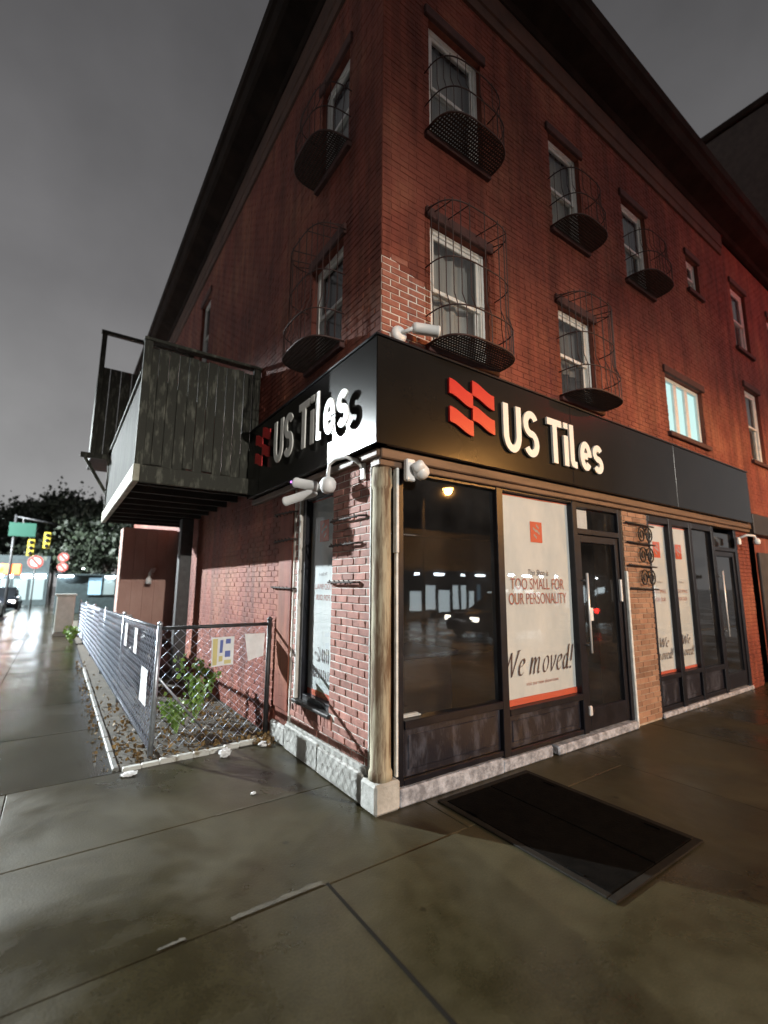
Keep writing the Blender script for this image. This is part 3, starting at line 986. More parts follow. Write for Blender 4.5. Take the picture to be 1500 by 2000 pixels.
# dim shop interior
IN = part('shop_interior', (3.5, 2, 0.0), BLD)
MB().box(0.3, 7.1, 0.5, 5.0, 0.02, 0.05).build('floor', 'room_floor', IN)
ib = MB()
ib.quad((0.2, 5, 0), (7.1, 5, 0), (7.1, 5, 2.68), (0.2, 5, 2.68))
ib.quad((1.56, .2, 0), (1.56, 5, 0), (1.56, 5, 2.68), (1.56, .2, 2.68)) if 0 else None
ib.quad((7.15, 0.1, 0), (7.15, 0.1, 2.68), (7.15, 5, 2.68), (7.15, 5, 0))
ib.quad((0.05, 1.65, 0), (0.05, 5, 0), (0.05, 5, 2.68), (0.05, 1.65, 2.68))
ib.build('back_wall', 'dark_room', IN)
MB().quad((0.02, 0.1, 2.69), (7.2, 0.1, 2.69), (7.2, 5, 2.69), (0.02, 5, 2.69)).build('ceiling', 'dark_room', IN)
ct = thing('counter', 'dark low counter inside the shop behind the front window', 'counter', (0.75, 0.9, 0.05))
k = MB().cbox(0.35, 1.15, 0.45, 1.1, 0.05, 0.95, 0.01)
k.build('body', 'black_panel', ct)
MB().cbox(0.30, 1.20, 0.40, 1.15, 0.952, 0.99, 0.006).build('top', 'black_frame', ct)
p = MB().cbox(0.25, 0.44, 0.048, 0.095, 0.588, 0.600, 0.003)
p.cbox(0.26, 0.42, 0.055, 0.090, 0.601, 0.611, 0.003)
tag(p.build('folded_flyer', 'paper'), 'white folded flyer lying on the sill behind the front window', 'flyer')

# side shop window
SWN = part('side_shop_window', (0.05, 1.1, 0.5), BLD)
a, b, c, d = SHOPWIN_S
m = MB()
m.cbox(b - 0.075, b - 0.001, -0.14, -0.03, c + .002, d - .002, 0.004)
m.cbox(a + 0.001, a + 0.06, -0.14, -0.07, c + .002, d - .002, 0.004)
m.cbox(a + 0.062, b - 0.077, -0.14, -0.04, d - 0.07, d - .002, 0.004)
m.cbox(a + 0.062, b - 0.077, -0.14, -0.04, c + .002, c + 0.055, 0.004)
wb_(m, SD, 'frame', 'black_frame', SWN)
wb_(MB().quad((a + .06, -0.085, c + .05), (a + .06, -0.085, d - .07), (b - .07, -0.085, d - .07), (b - .07, -0.085, c + .05)), SD, 'pane', 'glass_poster', SWN)
wb_(MB().cbox(a - 0.03, b + 0.03, -0.12, 0.03, c - 0.028, c + 0.0015, 0.006), SD, 'sill', 'iron', SWN)
wb_(MB().cbox(b + 0.0005, b + 0.028, -0.10, 0.004, c, d, 0.003), SD, 'caulk_strip', 'white_caulk', SWN)


# ------------------------------------------------------------------ posters
def put(mb, fr, u, v, z, name, m, parent):
    mb.tf(lambda x, y, w: (u + x, v + y, z + w))
    return wb_(mb, fr, name, m, parent)


NIB = {
    'W': (0.95, [[(0.02, .70), (0.20, 0.0), (0.46, .66)], [(0.46, .66), (0.60, 0.0), (0.90, .70)], [(-.06, .70), (.10, .70)], [(.82, .70), (.98, .70)]]),
    'e': (0.46, [[(0.08, .23), (0.22, .26), (0.36, .33), (0.37, .40), (0.30, .46), (0.19, .43), (0.09, .30), (0.07, .14), (0.14, .03), (0.25, .01), (0.36, .08)]]),
    'm': (0.80, [[(0.05, .45), (0.10, .46), (0.06, .0)], [(0.08, .22), (0.17, .40), (0.27, .46), (0.32, .41), (0.29, .0)], [(0.31, .22), (0.41, .40), (0.52, .46), (0.57, .41), (0.54, .06), (0.58, .0), (0.66, .05)]]),
    'o': (0.48, [[(0.25, .46), (0.12, .38), (0.06, .20), (0.12, .04), (0.23, .0), (0.35, .09), (0.40, .27), (0.35, .42), (0.25, .46)]]),
    'v': (0.46, [[(0.03, .43), (0.09, .46), (0.15, .0), (0.30, .18), (0.40, .38), (0.38, .46)]]),
    'd': (0.52, [[(0.36, .36), (0.28, .46), (0.14, .40), (0.06, .22), (0.09, .04), (0.18, .0), (0.30, .12), (0.36, .30)], [(0.38, .74), (0.36, .40), (0.34, .06), (0.38, .0), (0.46, .05)]]),
    '!': (0.30, [[(0.14, .72), (0.12, .50), (0.09, .22)], [(0.07, .06), (0.09, .0)]]),
    ' ': (0.28, []),
}


def nib_text(txt, h, slant=0.28, sxx=1.0):
    """broad-pen italic lettering; height of a capital = h"""
    mb = MB()
    x = 0.0
    s_ = h / 0.72
    nx, ny = 0.038 * s_, 0.016 * s_
    for ch in txt:
        wdt, ps = NIB[ch]
        for p in ps:
            q = []
            for i in range(len(p) - 1):
                q += [(p[i][0] + (p[i + 1][0] - p[i][0]) * t / 3, p[i][1] + (p[i + 1][1] - p[i][1]) * t / 3) for t in range(3)]
            q.append(p[-1])
            Q = [((x + a_) * s_ * sxx + b_ * s_ * slant, b_ * s_) for a_, b_ in q]
            for (x0, z0), (x1, z1) in zip(Q[:-1], Q[1:]):
                mb.quad((x0 - nx, 0, z0 - ny), (x0 + nx, 0, z0 + ny), (x1 + nx, 0, z1 + ny), (x1 - nx, 0, z1 - ny))
                mb.quad((x0, 0.0002, z0 - .008 * s_), (x0, 0.0002, z0 + .008 * s_), (x1, 0.0002, z1 + .008 * s_), (x1, 0.0002, z1 - .008 * s_))
        x += wdt
    return mb, x * s_ * sxx


def logo_piece(w, h, amp, d):
    """one wavy bar of the flag emblem, in (u, v, z)"""
    n = 8
    top, bot = [], []
    for i in range(n + 1):
        t = i / n
        dz = amp * math.sin((t - 0.5) * math.pi)
        top.append((w * t, h + dz)); bot.append((w * t, dz))
    vs, fs = [], []
    for (x, zt), (_, zb_) in zip(top, bot):
        vs += [(x, 0, zb_), (x, 0, zt), (x, d, zb_), (x, d, zt)]
    for i in range(n):
        a_, b_ = i * 4, i * 4 + 4
        fs += [(a_ + 2, a_ + 3, b_ + 3, b_ + 2), (a_ + 1, b_ + 1, b_ + 3, a_ + 3), (a_, a_ + 2, b_ + 2, b_), (a_, b_, b_ + 1, a_ + 1)]
    fs += [(0, 1, 3, 2), (n * 4, n * 4 + 2, n * 4 + 3, n * 4 + 1)]
    return MB().add(vs, fs)


def poster(fr, u0, u1, z0, z1, v, label, full=True, strip=0.055, mirror=False):
    P = thing('poster', label, 'poster', fr[0]((u0 + u1) / 2, v, z0))
    w = u1 - u0
    mb = MB()
    nx_, nz_ = 12, 20
    vs, fs = [], []
    for j in range(nz_ + 1):
        for i in range(nx_ + 1):
            uu, zz = u0 + w * i / nx_, z0 + strip + (z1 - z0 - strip) * j / nz_
            vs.append((uu, v + 0.004 * math.sin(uu * 9 + zz * 2), zz))
    for j in range(nz_):
        for i in range(nx_):
            a_ = j * (nx_ + 1) + i
            fs.append((a_, a_ + nx_ + 1, a_ + nx_ + 2, a_ + 1))
    mb.add(vs, fs)
    wb_(mb, fr, 'paper', 'poster_paper', P, True)
    wb_(MB().box(u0, u1, v - 0.004, v + 0.006, z0 - .002, z0 + strip - 0.001), fr, 'red_border', 'poster_red', P)
    wb_(MB().box(u0, u1, v - 0.004, v + 0.006, z1 + 0.001, z1 + 0.012), fr, 'red_border', 'poster_red', P)
    vv = v + 0.0065
    cu = (u0 + u1) / 2
    s_ = min(0.19, w * 0.36)
    lu, lz = cu - s_ / 2 - 0.0 * w, z0 + (z1 - z0) * 0.775
    wb_(MB().box(lu, lu + s_, vv - .001, vv, lz, lz + s_ * 1.12), fr, 'emblem', 'poster_red', P)
    for (ou, oz, ww) in ((0.50, 0.80, 0.22), (0.22, 0.62, 0.28), (0.50, 0.50, 0.28), (0.28, 0.26, 0.24)):
        put(logo_piece(s_ * ww, s_ * 0.13, -s_ * 0.07, 0.0012), fr, lu + s_ * ou, vv + 0.0005, lz + s_ * oz, 'emblem_mark', 'sign_white', P)
    def line(txt, size, zf, m, sxx=1.0, shear=0.0):
        vs, fs = text_mesh(txt, size, sxx, shear)
        if mirror:
            pass
        put(MB().add([(x, y, z) for x, y, z in vs], fs), fr, cu, vv, z0 + (z1 - z0) * zf, 'lettering', m, P)
    k = w / 1.11
    if full:
        line('This Shop is', 0.085 * k, 0.605, 'poster_ink', 0.8, 0.15)
        line('TOO SMALL FOR', 0.155 * k, 0.535, 'poster_ink_red', 0.72)
        line('OUR PERSONALITY', 0.155 * k, 0.463, 'poster_ink_red', 0.68)
        line('visit our new showroom', 0.05 * k, 0.078, 'poster_ink_red', 1.0)
        t, tw = nib_text('We moved!', 0.235 * k, 0.25, 0.80)
        sc_ = (w * 1.00) / tw
        t.tf(lambda x, y, z: (x * sc_, y, z))
        put(t, fr, u0 - 0.045, vv, z0 + (z1 - z0) * 0.128, 'lettering', 'poster_ink', P)
    else:
        line('This Shop is', 0.085 * k, 0.60, 'poster_ink', 0.8, 0.15)
        line('TOO SMALL', 0.15 * k, 0.53, 'poster_ink_red', 0.9)
        line('FOR OUR', 0.15 * k, 0.475, 'poster_ink_red', 0.9)
        t, tw = nib_text('We', 0.20 * k * 1.3, 0.25, 0.8)
        sc_ = (w * 0.5) / tw
        t.tf(lambda x, y, z: (x * sc_, y, z))
        put(t, fr, u0 + 0.22 * w, vv, z0 + (z1 - z0) * 0.17, 'lettering', 'poster_ink', P)
        t, tw = nib_text('moved!', 0.20 * k * 1.3, 0.25, 0.8)
        sc_ = (w * 0.86) / tw
        t.tf(lambda x, y, z: (x * sc_, y, z))
        put(t, fr, u0 + 0.05 * w, vv, z0 + (z1 - z0) * 0.09, 'lettering', 'poster_ink', P)
    return P


poster(FR, 1.432, 2.548, 0.505, 2.485, -0.060, 'large white window poster reading We moved, beside the glass door')
poster(FR, 4.268, 4.794, 0.497, 2.41, -0.062, 'narrow white poster in the window right beside the tan brick pier', False, 0.03)
poster(FR, 4.911, 5.424, 0.50, 2.41, -0.062, 'narrow white poster in the window nearest the far shop door', False, 0.03)
poster(SD, 0.825, 1.38, 0.56, 2.44, -0.100, 'tall narrow white poster in the side window of the brick pier', False, 0.05)
nt_ = MB().cbox(2.70, 2.93, -0.062, -0.058, 2.245, 2.46, 0.001)
tag(nt_.tf(front, True).build('notice_sheet', 'paper'), 'small white sheet taped above the shop door', 'notice')
nt_ = MB().cbox(2.83, 2.92, -0.046, -0.043, 1.22, 1.36, 0.001)
tag(nt_.tf(front, True).build('door_sticker', 'paper'), 'small pale sticker on the shop door glass', 'sticker')


# ------------------------------------------------------------------ shop signs
def glyphs(w):
    """stroke letters of the sign, units: capital height 1; returns list of (strokes, x0, advance)"""
    h = w / 2
    X = 0.70
    U = [[(h, 1.0), (h, 0.55)] + arc(0.275, 0.30 + h, 0.275 - h, 0.30, 180, 360, 12) + [(0.55 - h, 1.0)]]
    def Sx(W_, H_):
        rx, ry = W_ / 2 - h, (H_ / 2 - h) / 2
        return [arc(W_ / 2, H_ - h - ry, rx, ry, 28, 262, 18) + arc(W_ / 2, h + ry, rx, ry, 82, -152, 18)]
    T = [[(0.0, 1 - h), (0.52, 1 - h)], [(0.26, 1 - w), (0.26, 0.0)]]
    i_ = [[(h, X), (h, 0.0)], [(h, 1.0), (h, 0.86)]]
    l_ = [[(h, 1.0), (h, 0.16), (h + 0.03, 0.085), (h + 0.10, h * 0.95), (h + 0.17, h * 0.95)]]
    e_ = [[(w * 0.98, X * 0.50), (0.46 - w * 0.98, X * 0.50)],
          arc(0.23, X * 0.5, 0.23 - h, X * 0.5 - h, -10 + 8, 180, 12) + arc(0.23, X * 0.5, 0.23 - h, X * 0.5 - h, 190, 320, 10)]
    return [(U, .55), (Sx(0.50, 1.0), .50), (None, .16), (T, .52), (i_, w), (l_, w + .15), (e_, .46), (Sx(0.43, X), .43)]


def shop_sign(fr, u_end, ztop, zbot, v, name_label, letters_u, letters_z, cap, stretch, logo, mirror=False, gap=0.012, dep=0.022):
    G = thing('shop_sign', name_label, 'shop sign', fr[0](u_end / 2, v, zbot))
    seams = [s for s in (2.44, 4.88, 7.32) if s < u_end - .3]
    edges = [-v] + seams + [u_end]
    for a_, b_ in zip(edges[:-1], edges[1:]):
        mb = MB().cbox(a_ + .0015, b_ - .0015, 0.002, v, zbot, ztop, 0.004)
        wb_(mb, fr, 'panel', 'sign_dark', G)
    wb_(MB().cbox(-v - 0.012, u_end, 0.002, v + 0.012, ztop + 0.001, ztop + 0.022, 0.003), fr, 'top_trim', 'black_frame', G)
    w = 0.155
    x = 0
    gl = glyphs(w)
    tot = sum(a_ for _, a_ in gl) + 0.075 * (len(gl) - 1)
    L = letters_u[1] - letters_u[0]
    kx = L / tot
    for strokes, adv in gl:
        if strokes:
            mb = MB()
            for si, st in enumerate(strokes):
                pts = [(p_[0] * kx / cap, p_[1]) for p_ in st]
                m2 = stroke([(p_[0] * cap, p_[1] * cap) for p_ in pts], w * cap, dep + 0.002 * si)
                mb.add(m2.v, m2.f)
            # standoff pins
            if mirror:
                mb.tf(lambda a_, b_, c_: (adv * kx - a_, b_, c_), True)
                uu = letters_u[1] - (x + adv) * kx
            else:
                uu = letters_u[0] + x * kx
            zs_ = letters_z
            mb.tf(lambda a_, b_, c_: (a_ + uu, b_ + v + gap, c_ + zs_))
            wb_(mb, fr, 'letter', 'letter_face', G)
        x += adv + 0.075
    if logo:
        lu, lz, lw, lh = logo
        pw = lw / 2
        ph = lh * 0.25
        amp = -lh * 0.075
        spec = ((0, 0.62), (1, 0.70), (1, 0.28), (0, 0.16))
        for (cx_, cz_) in spec:
            mb = logo_piece(pw * 1.02, ph, amp, dep)
            uu = (lu + lw - (cx_ + 1) * pw) if mirror else lu + cx_ * pw
            if mirror:
                mb.tf(lambda a_, b_, c_: (pw - a_, b_, c_), True)
            mb.tf(lambda a_, b_, c_: (a_ + uu, b_ + v + gap * 0.6, c_ + lz + cz_ * lh))
            wb_(mb, fr, 'emblem_bar', 'logo_red', G)
    return G


SV = 0.12
shop_sign(FR, 7.62, 3.555, 2.675, SV, 'long black shop sign with red emblem reading US Tiles over the front', (1.30, 2.99), 2.850, 0.475, 1, (0.62, 2.86, 0.56, 0.56))
# the side wall is read from the far end towards the corner
shop_sign(SD, 2.86, 3.555, 2.675, SV, 'black shop sign reading US Tiles on the side wall by the balcony', (0.20, 1.82), 2.90, 0.475, 1, (2.02, 2.94, 0.46, 0.50), True, 0.055, 0.012)

# ------------------------------------------------------------------ upper windows and their guards
def sash_window(fr, o, n_sash=2, curtain='curtain', lit=False, drop=0.0):
    a_, b_, c_, d_ = o
    Wn = part('window', fr[0]((a_ + b_) / 2, -0.1, c_), BLD)
    t = 0.062
    m = MB()
    m.cbox(a_ + .001, a_ + t, -0.13, -0.06, c_ + .001, d_ - .001, 0.006)
    m.cbox(b_ - t, b_ - .001, -0.13, -0.06, c_ + .001, d_ - .001, 0.006)
    m.cbox(a_ + t, b_ - t, -0.13, -0.06, d_ - t, d_ - .001, 0.006)
    m.cbox(a_ + t, b_ - t, -0.13, -0.055, c_ + .001, c_ + t, 0.006)
    wb_(m, fr, 'frame', 'white_frame', Wn)
    zm = (c_ + d_) / 2
    if n_sash == 2:
        m = MB()
        for (z0, z1, v0, v1) in ((c_ + t, zm + 0.02, -0.125, -0.098), (zm - 0.02, d_ - t, -0.097, -0.072)):
            s_ = 0.042
            m.cbox(a_ + t, a_ + t + s_, v0, v1, z0, z1, 0.004)
            m.cbox(b_ - t - s_, b_ - t, v0, v1, z0, z1, 0.004)
            m.cbox(a_ + t + s_, b_ - t - s_, v0, v1, z0, z0 + s_, 0.004)
            m.cbox(a_ + t + s_, b_ - t - s_, v0, v1, z1 - s_, z1, 0.004)
        wb_(m, fr, 'sash', 'white_frame', Wn)
        for (z0, z1, v_) in ((c_ + t + .035, zm - .015, -0.112), (zm + .015, d_ - t - .035, -0.085)):
            wb_(MB().quad((a_ + t + .035, v_, z0), (a_ + t + .035, v_, z1), (b_ - t - .035, v_, z1), (b_ - t - .035, v_, z0)), fr, 'pane', 'glass_window', Wn)
        # curtain with folds
        nf = 26
        mb = MB()
        vs, fs = [], []
        for i in range(nf + 1):
            u_ = a_ - .05 + (b_ - a_ + .1) * i / nf
            v_ = -0.20 + 0.018 * math.sin(i * 1.35) + random.uniform(-.006, .006)
            vs += [(u_, v_, c_ - .05 + drop), (u_, v_, d_ + .05)]
        for i in range(nf):
            fs.append((2 * i, 2 * i + 1, 2 * i + 3, 2 * i + 2))
        wb_(mb.add(vs, fs), fr, 'curtain', curtain, Wn, True)
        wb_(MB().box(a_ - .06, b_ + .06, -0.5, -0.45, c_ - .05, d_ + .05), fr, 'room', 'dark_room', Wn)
    else:
        m = MB()
        wd = (b_ - a_ - 2 * t) / 3
        for k_ in (1, 2):
            m.cbox(a_ + t + wd * k_ - .055, a_ + t + wd * k_ + .055, -0.125, -0.065, c_ + t, d_ - t, 0.006)
        wb_(m, fr, 'mullion', 'white_frame', Wn)
        for k_ in range(3):
            u0_, u1_ = a_ + t + wd * k_ + (.055 if k_ else 0), a_ + t + wd * (k_ + 1) - (.055 if k_ < 2 else 0)
            wb_(MB().quad((u0_, -0.10, c_ + t), (u0_, -0.10, d_ - t), (u1_, -0.10, d_ - t), (u1_, -0.10, c_ + t)), fr, 'pane', 'lit_pane', Wn)
        Wn['label'] = 'three pane window glowing pale cyan'
    wb_(MB().cbox(a_ - 0.07, b_ + 0.07, -0.13, 0.05, c_ - 0.075, c_ - 0.002, 0.008), fr, 'sill', 'lintel', Wn)
    wb_(MB().cbox(a_ - 0.06, b_ + 0.06, -0.13, 0.032, d_ + 0.002, d_ + 0.115, 0.008), fr, 'lintel', 'lintel', Wn)
    return Wn


for i, o in enumerate(WIN_F):
    sash_window(FR, o, 3 if i == 2 else 2, ('curtain', 'curtain_dim', 'curtain', 'curtain', 'curtain_warm', 'curtain_dim', 'curtain')[i], drop=(0, .5, 0, .35, 0, .2, 0)[i])
for i, o in enumerate(WIN_S):
    sash_window(SD, o, 2, ('curtain_dim', 'curtain', 'curtain')[i], drop=(.0, .45, 0)[i])


def guard(fr, o, full, label, depth=0.36):
    """bow-fronted window basket: mesh tray, hoops and upright bars"""
    a_, b_, c_, d_ = o
    G = thing('window_guard', label, 'window guard', fr[0]((a_ + b_) / 2, 0, c_), 'iron window guards on the upper floors')
    a2, b2 = a_ - 0.07, b_ + 0.07
    cu, hw = (a2 + b2) / 2, (b2 - a2) / 2
    zb = c_ - 0.015
    zt = d_ + 0.03 if full else c_ + (d_ - c_) * 0.47

    def rim(t, k=1.0):
        ct_, st_ = math.cos(t), math.sin(t)
        e_ = 0.62
        return (cu + hw * math.copysign(abs(ct_) ** e_, ct_), 0.01 + depth * k * abs(st_) ** e_)
    NT = 26
    ts = [math.pi * i / NT for i in range(NT + 1)]

    def hoop(z, k=1.0):
        return [(*rim(t, k), z) for t in ts]
    m = MB()
    m.tube(hoop(zb), 0.010, 6)
    wb_(m, fr, 'bottom_hoop', 'guard_iron', G, True)
    for z in ([zb + 0.28, (zb + zt) / 2 + 0.1, zt] if full else [zb + 0.28, zt]):
        k_ = 1.0 if z < zb + .4 else 0.86
        wb_(MB().tube(hoop(z, k_), 0.0065, 6), fr, 'hoop', 'guard_iron', G, True)
    for i in range(1, NT, 2):
        u0_, v0_ = rim(ts[i])
        u1_, v1_ = rim(ts[i], 0.86)
        wb_(MB().tube([(u0_, v0_, zb), (u0_, v0_, zb + .28), (u1_, v1_, zb + .42), (u1_, v1_, zt + 0.03)], 0.0048 if full else 0.0038, 5), fr, 'bar', 'guard_iron', G)
    if full:
        for i in range(3, NT - 2, 4):
            u1_, v1_ = rim(ts[i], 0.86)
            wb_(MB().tube([(u1_, v1_, zt), (u1_, 0.0, zt + 0.06)], 0.006, 5), fr, 'top_bar', 'guard_iron', G)
    # expanded-metal tray
    tr = MB()
    n_ = 30
    for i in range(n_ + 1):
        u_ = a2 + (b2 - a2) * (i + 0.5) / (n_ + 1)
        q = abs((u_ - cu) / hw)
        vmax = 0.01 + depth * max(0.0, 1 - q ** (1 / 0.31)) ** 0.31
        tr.box(u_ - 0.0075, u_ + 0.0075, 0.0, vmax, zb - 0.006, zb - 0.001)
    nv = 11
    for j in range(nv):
        v_ = depth * (j + .5) / nv
        uq = hw * max(0.0, 1 - (v_ / depth) ** (1 / 0.31)) ** 0.31
        tr.box(cu - uq, cu + uq, v_ - 0.0075, v_ + 0.0075, zb - 0.0125, zb - 0.0065)
    wb_(tr, fr, 'tray', 'iron_rusty', G)
    return G


guard(FR, WIN_F[0], True, 'bow-fronted iron guard on the front window just above the red emblem')
guard(FR, WIN_F[1], True, 'bow-fronted iron guard on the front window above the word Tiles')
guard(FR, WIN_F[3], False, 'half height iron guard on the top front window nearest the corner')
guard(FR, WIN_F[4], False, 'half height iron guard on the second top front window from the corner')
guard(FR, WIN_F[5], False, 'half height iron guard on the third top front window from the corner')
guard(SD, WIN_S[0], True, 'bow-fronted iron guard on the side window just above the side sign')
guard(SD, WIN_S[1], False, 'half height iron guard on the topmost side window near the corner')

# iron strap bars fixed to the brickwork round the side window
for (u0_, u1_, z_, dz_) in ((1.52, 2.10, 2.36, 0.02), (1.52, 2.08, 2.07, 0.0), (1.52, 2.12, 1.56, 0.01), (0.20, 0.75, 2.16, 0.0), (0.26, 0.76, 1.94, 0.0), (0.28, 0.77, 1.62, 0.0)):
    m = MB().tube([(u0_, -0.02, z_), (u0_ + .01, 0.03, z_), (u0_ + .05, 0.045, z_), (u1_ - .05, 0.045, z_ + dz_), (u1_, 0.03, z_ + dz_), (u1_, -0.02, z_ + dz_)], 0.010, 6)
    for k_ in range(1, 6):
        uu = u0_ + (u1_ - u0_) * k_ / 6
        m.tube([(uu, 0.035, z_ - .015), (uu + .01, 0.058, z_ + .02)], 0.006, 5)
    wb_(m, SD, 'iron_bar', 'iron_rusty', BLD, True)
# scrolled iron bracket on the tan pier
SCR = thing('iron_scrollwork', 'dark scrolled ironwork fixed on the tan brick pier', 'ironwork', (3.95, -0.05, 1.55))
for z_ in (2.36, 2.12, 1.84, 1.56):
    wb_(MB().tube([(3.62, 0.035, z_ + .02), (4.30, 0.035, z_)], 0.011, 6), FR, 'bar', 'iron', SCR, True)
for zc in (2.24, 1.98, 1.70):
    for uc, sg in ((3.98, 1), (4.16, -1)):
        pts = []
        for i in range(30):
            t = i / 29
            an = sg * (t * 3.4 * math.pi) + (0 if sg > 0 else math.pi)
            r_ = 0.10 * (1 - t * 0.75)
            pts.append((uc + r_ * math.cos(an), 0.035, zc + r_ * 1.15 * math.sin(an)))
        wb_(MB().tube(pts, 0.009, 5), FR, 'scroll', 'iron', SCR, True)

# ------------------------------------------------------------------ security cameras and lamps on the building
def bullet(parent, base, tip, r, name='body', cap='plastic_black'):
    d_ = (Vector(tip) - Vector(base))
    L_ = d_.length
    ax = d_.normalized()
    mb = MB().lathe(base, [(r * .55, 0), (r * .9, .012), (r, .03), (r, L_ - .02), (r * 1.06, L_ - .018), (r * 1.06, L_)], 18, ax)
    mb.build(name, 'plastic_white', parent, True)
    MB().lathe(Vector(base) + ax * (L_ - 0.004), [(r * .9, 0), (r * .9, .008), (r * .5, .010)], 18, ax).build('lens', cap, parent, True)


T1 = thing('security_camera', 'white bullet security camera on the bare brick above the sign', 'camera', (0.18, -0.02, 3.65))
MB().lathe((0.17, 0.0, 3.70), [(0.075, 0), (0.075, .03), (0.055, .05), (0.03, .055)], 20, (0, -1, 0)).build('mount', 'plastic_white', T1, True)
MB().tube([(0.17, -0.04, 3.70), (0.22, -0.10, 3.72), (0.25, -0.12, 3.74)], 0.018, 8).build('arm', 'plastic_white', T1, True)
bullet(T1, (0.24, -0.11, 3.745), (0.46, -0.20, 3.735), 0.048)

T2 = thing('security_camera', 'white twin-head camera on a box right of the corner column', 'camera', (0.26, -0.1, 2.48))
MB().cbox(0.18, 0.27, -0.115, -0.062, 2.42, 2.60, 0.01).build('box', 'plastic_white', T2)
MB().lathe((0.30, -0.14, 2.50), [(0.045, -.06), (0.062, -.04), (0.066, .02), (0.05, .05), (0.02, .065)], 18, (0.3, -0.3, -0.6)).build('dome', 'plastic_white', T2, True)
MB().lathe((0.245, -0.15, 2.52), [(0.03, -.03), (0.045, -.02), (0.045, .05), (0.03, .07)], 16, (0.6, -0.5, 0.5)).build('head', 'plastic_white', T2, True)

T3 = thing('security_camera', 'white dome camera hanging from a gooseneck arm on the brick pier', 'camera', (-0.1, 0.5, 2.5))
MB().cbox(-0.028, -0.002, 0.20, 0.26, 2.46, 2.60, 0.006).build('wall_plate', 'plastic_white', T3)
MB().tube([(-0.02, 0.23, 2.56), (-0.07, 0.25, 2.62), (-0.12, 0.33, 2.66), (-0.15, 0.46, 2.665), (-0.16, 0.55, 2.64), (-0.16, 0.57, 2.57), (-0.16, 0.57, 2.53)], 0.017, 10).build('arm', 'plastic_white', T3, True)
MB().lathe((-0.16, 0.57, 2.42), [(0.02, -.035), (0.05, -.025), (0.068, 0.01), (0.072, 0.06), (0.05, 0.095), (0.02, 0.11)], 20).build('dome', 'plastic_white', T3, True)

T4 = thing('security_camera', 'pair of white bullet heads on one mount beside the balcony sign', 'camera', (-0.05, 0.95, 2.45))
MB().lathe((0.0, 0.86, 2.50), [(0.06, 0), (0.06, .03), (0.03, .05), (0.025, .10)], 18, (-1, 0, 0)).build('mount', 'plastic_white', T4, True)
bullet(T4, (-0.10, 0.88, 2.50), (-0.20, 1.16, 2.58), 0.048)
bullet(T4, (-0.10, 0.92, 2.46), (-0.26, 1.26, 2.40), 0.044)
for (dx, dy) in ((-0.03, 0.012), (0.03, -0.012)):
    MB().lathe((-0.205 + dx, 1.172 + dy, 2.585), [(0.012, 0), (0.012, .006), (0.006, .009)], 10, (-0.33, 0.93, 0.2)).build('led', 'ir_led', T4, True)

T5 = thing('security_camera', 'small white camera on the dim far end of the shopfront', 'camera', (7.1, -0.1, 2.3))
MB().cbox(7.0, 7.09, -0.10, -0.062, 2.28, 2.40, 0.008).build('box', 'plastic_white', T5)
MB().tube([(7.05, -0.09, 2.39), (7.1, -0.18, 2.43), (7.22, -0.24, 2.42), (7.26, -0.25, 2.36)], 0.02, 8).build('arm', 'plastic_white', T5, True)
MB().lathe((7.27, -0.25, 2.33), [(0.03, -.05), (0.05, -.03), (0.05, .02), (0.03, .05)], 14).build('head', 'plastic_white', T5, True)

# ------------------------------------------------------------------ timber balcony on the side wall
BAL = part('balcony', (-0.7, 5.0, 2.8), BLD, 'weathered dark timber balcony boxed in with boards')
BX, BY0, BY1, BZ0, BZ1 = -1.40, 2.90, 7.30, 2.96, 4.42
# front boards
nb = 12
bw = 1.38 / nb
for k in range(nb):
    x0 = BX + 0.03 + k * bw
    MB().cbox(x0 + .003, x0 + bw - .003, BY0, BY0 + .022, BZ0 + random.uniform(-.02, .02), BZ1 - 0.02 + random.uniform(-.01, .01), 0.003).tf(lambda x, y, z: (x, y + random.uniform(-.003, .003), z)).build('board', 'wood_deck', BAL)
nb = 36
bw = (BY1 - BY0) / nb
for k in range(nb):
    y0 = BY0 + k * bw
    MB().cbox(BX, BX + .022, y0 + .003, y0 + bw - .003, BZ0 + random.uniform(-.02, .02), BZ1 - 0.35 + random.uniform(-.01, .01), 0.003).build('board', 'wood_deck_dark', BAL)
for (x, y) in ((BX + .02, BY0 - .03), (-0.06, BY0 - .03), (BX + .02, BY1 - .1)):
    MB().cbox(x - .045, x + .045, y - .02, y + .045, BZ0 - 0.15, BZ1 + .04, 0.006).build('post', 'wood_deck', BAL)
MB().cbox(BX - .03, 0.0, BY0 - .06, BY0 + .06, BZ1 + .042, BZ1 + .08, 0.006).build('rail', 'wood_deck', BAL)
MB().cbox(BX - .03, BX + .06, BY0 + .062, BY1, BZ1 - .34, BZ1 - .30, 0.006).build('rail', 'wood_deck', BAL)
MB().cbox(BX - 0.035, BX + 0.035, BY0 - .09, BY1 + .02, 2.74, 2.94, 0.008).build('edge_beam', 'wood_beam', BAL)
MB().cbox(BX + 0.037, -0.01, BY0 - .07, BY0 - .02, 2.74, 2.94, 0.008).build('edge_beam', 'wood_deck', BAL)
for k in range(9):
    y0 = BY0 + 0.15 + k * 0.52
    MB().cbox(BX + .037, -0.014, y0, y0 + .05, 2.75, 2.90, 0.004).build('joist', 'deck_dark', BAL)
MB().box(BX + .037, -0.014, BY0, BY1, 2.905, 2.94).build('deck', 'deck_dark', BAL)
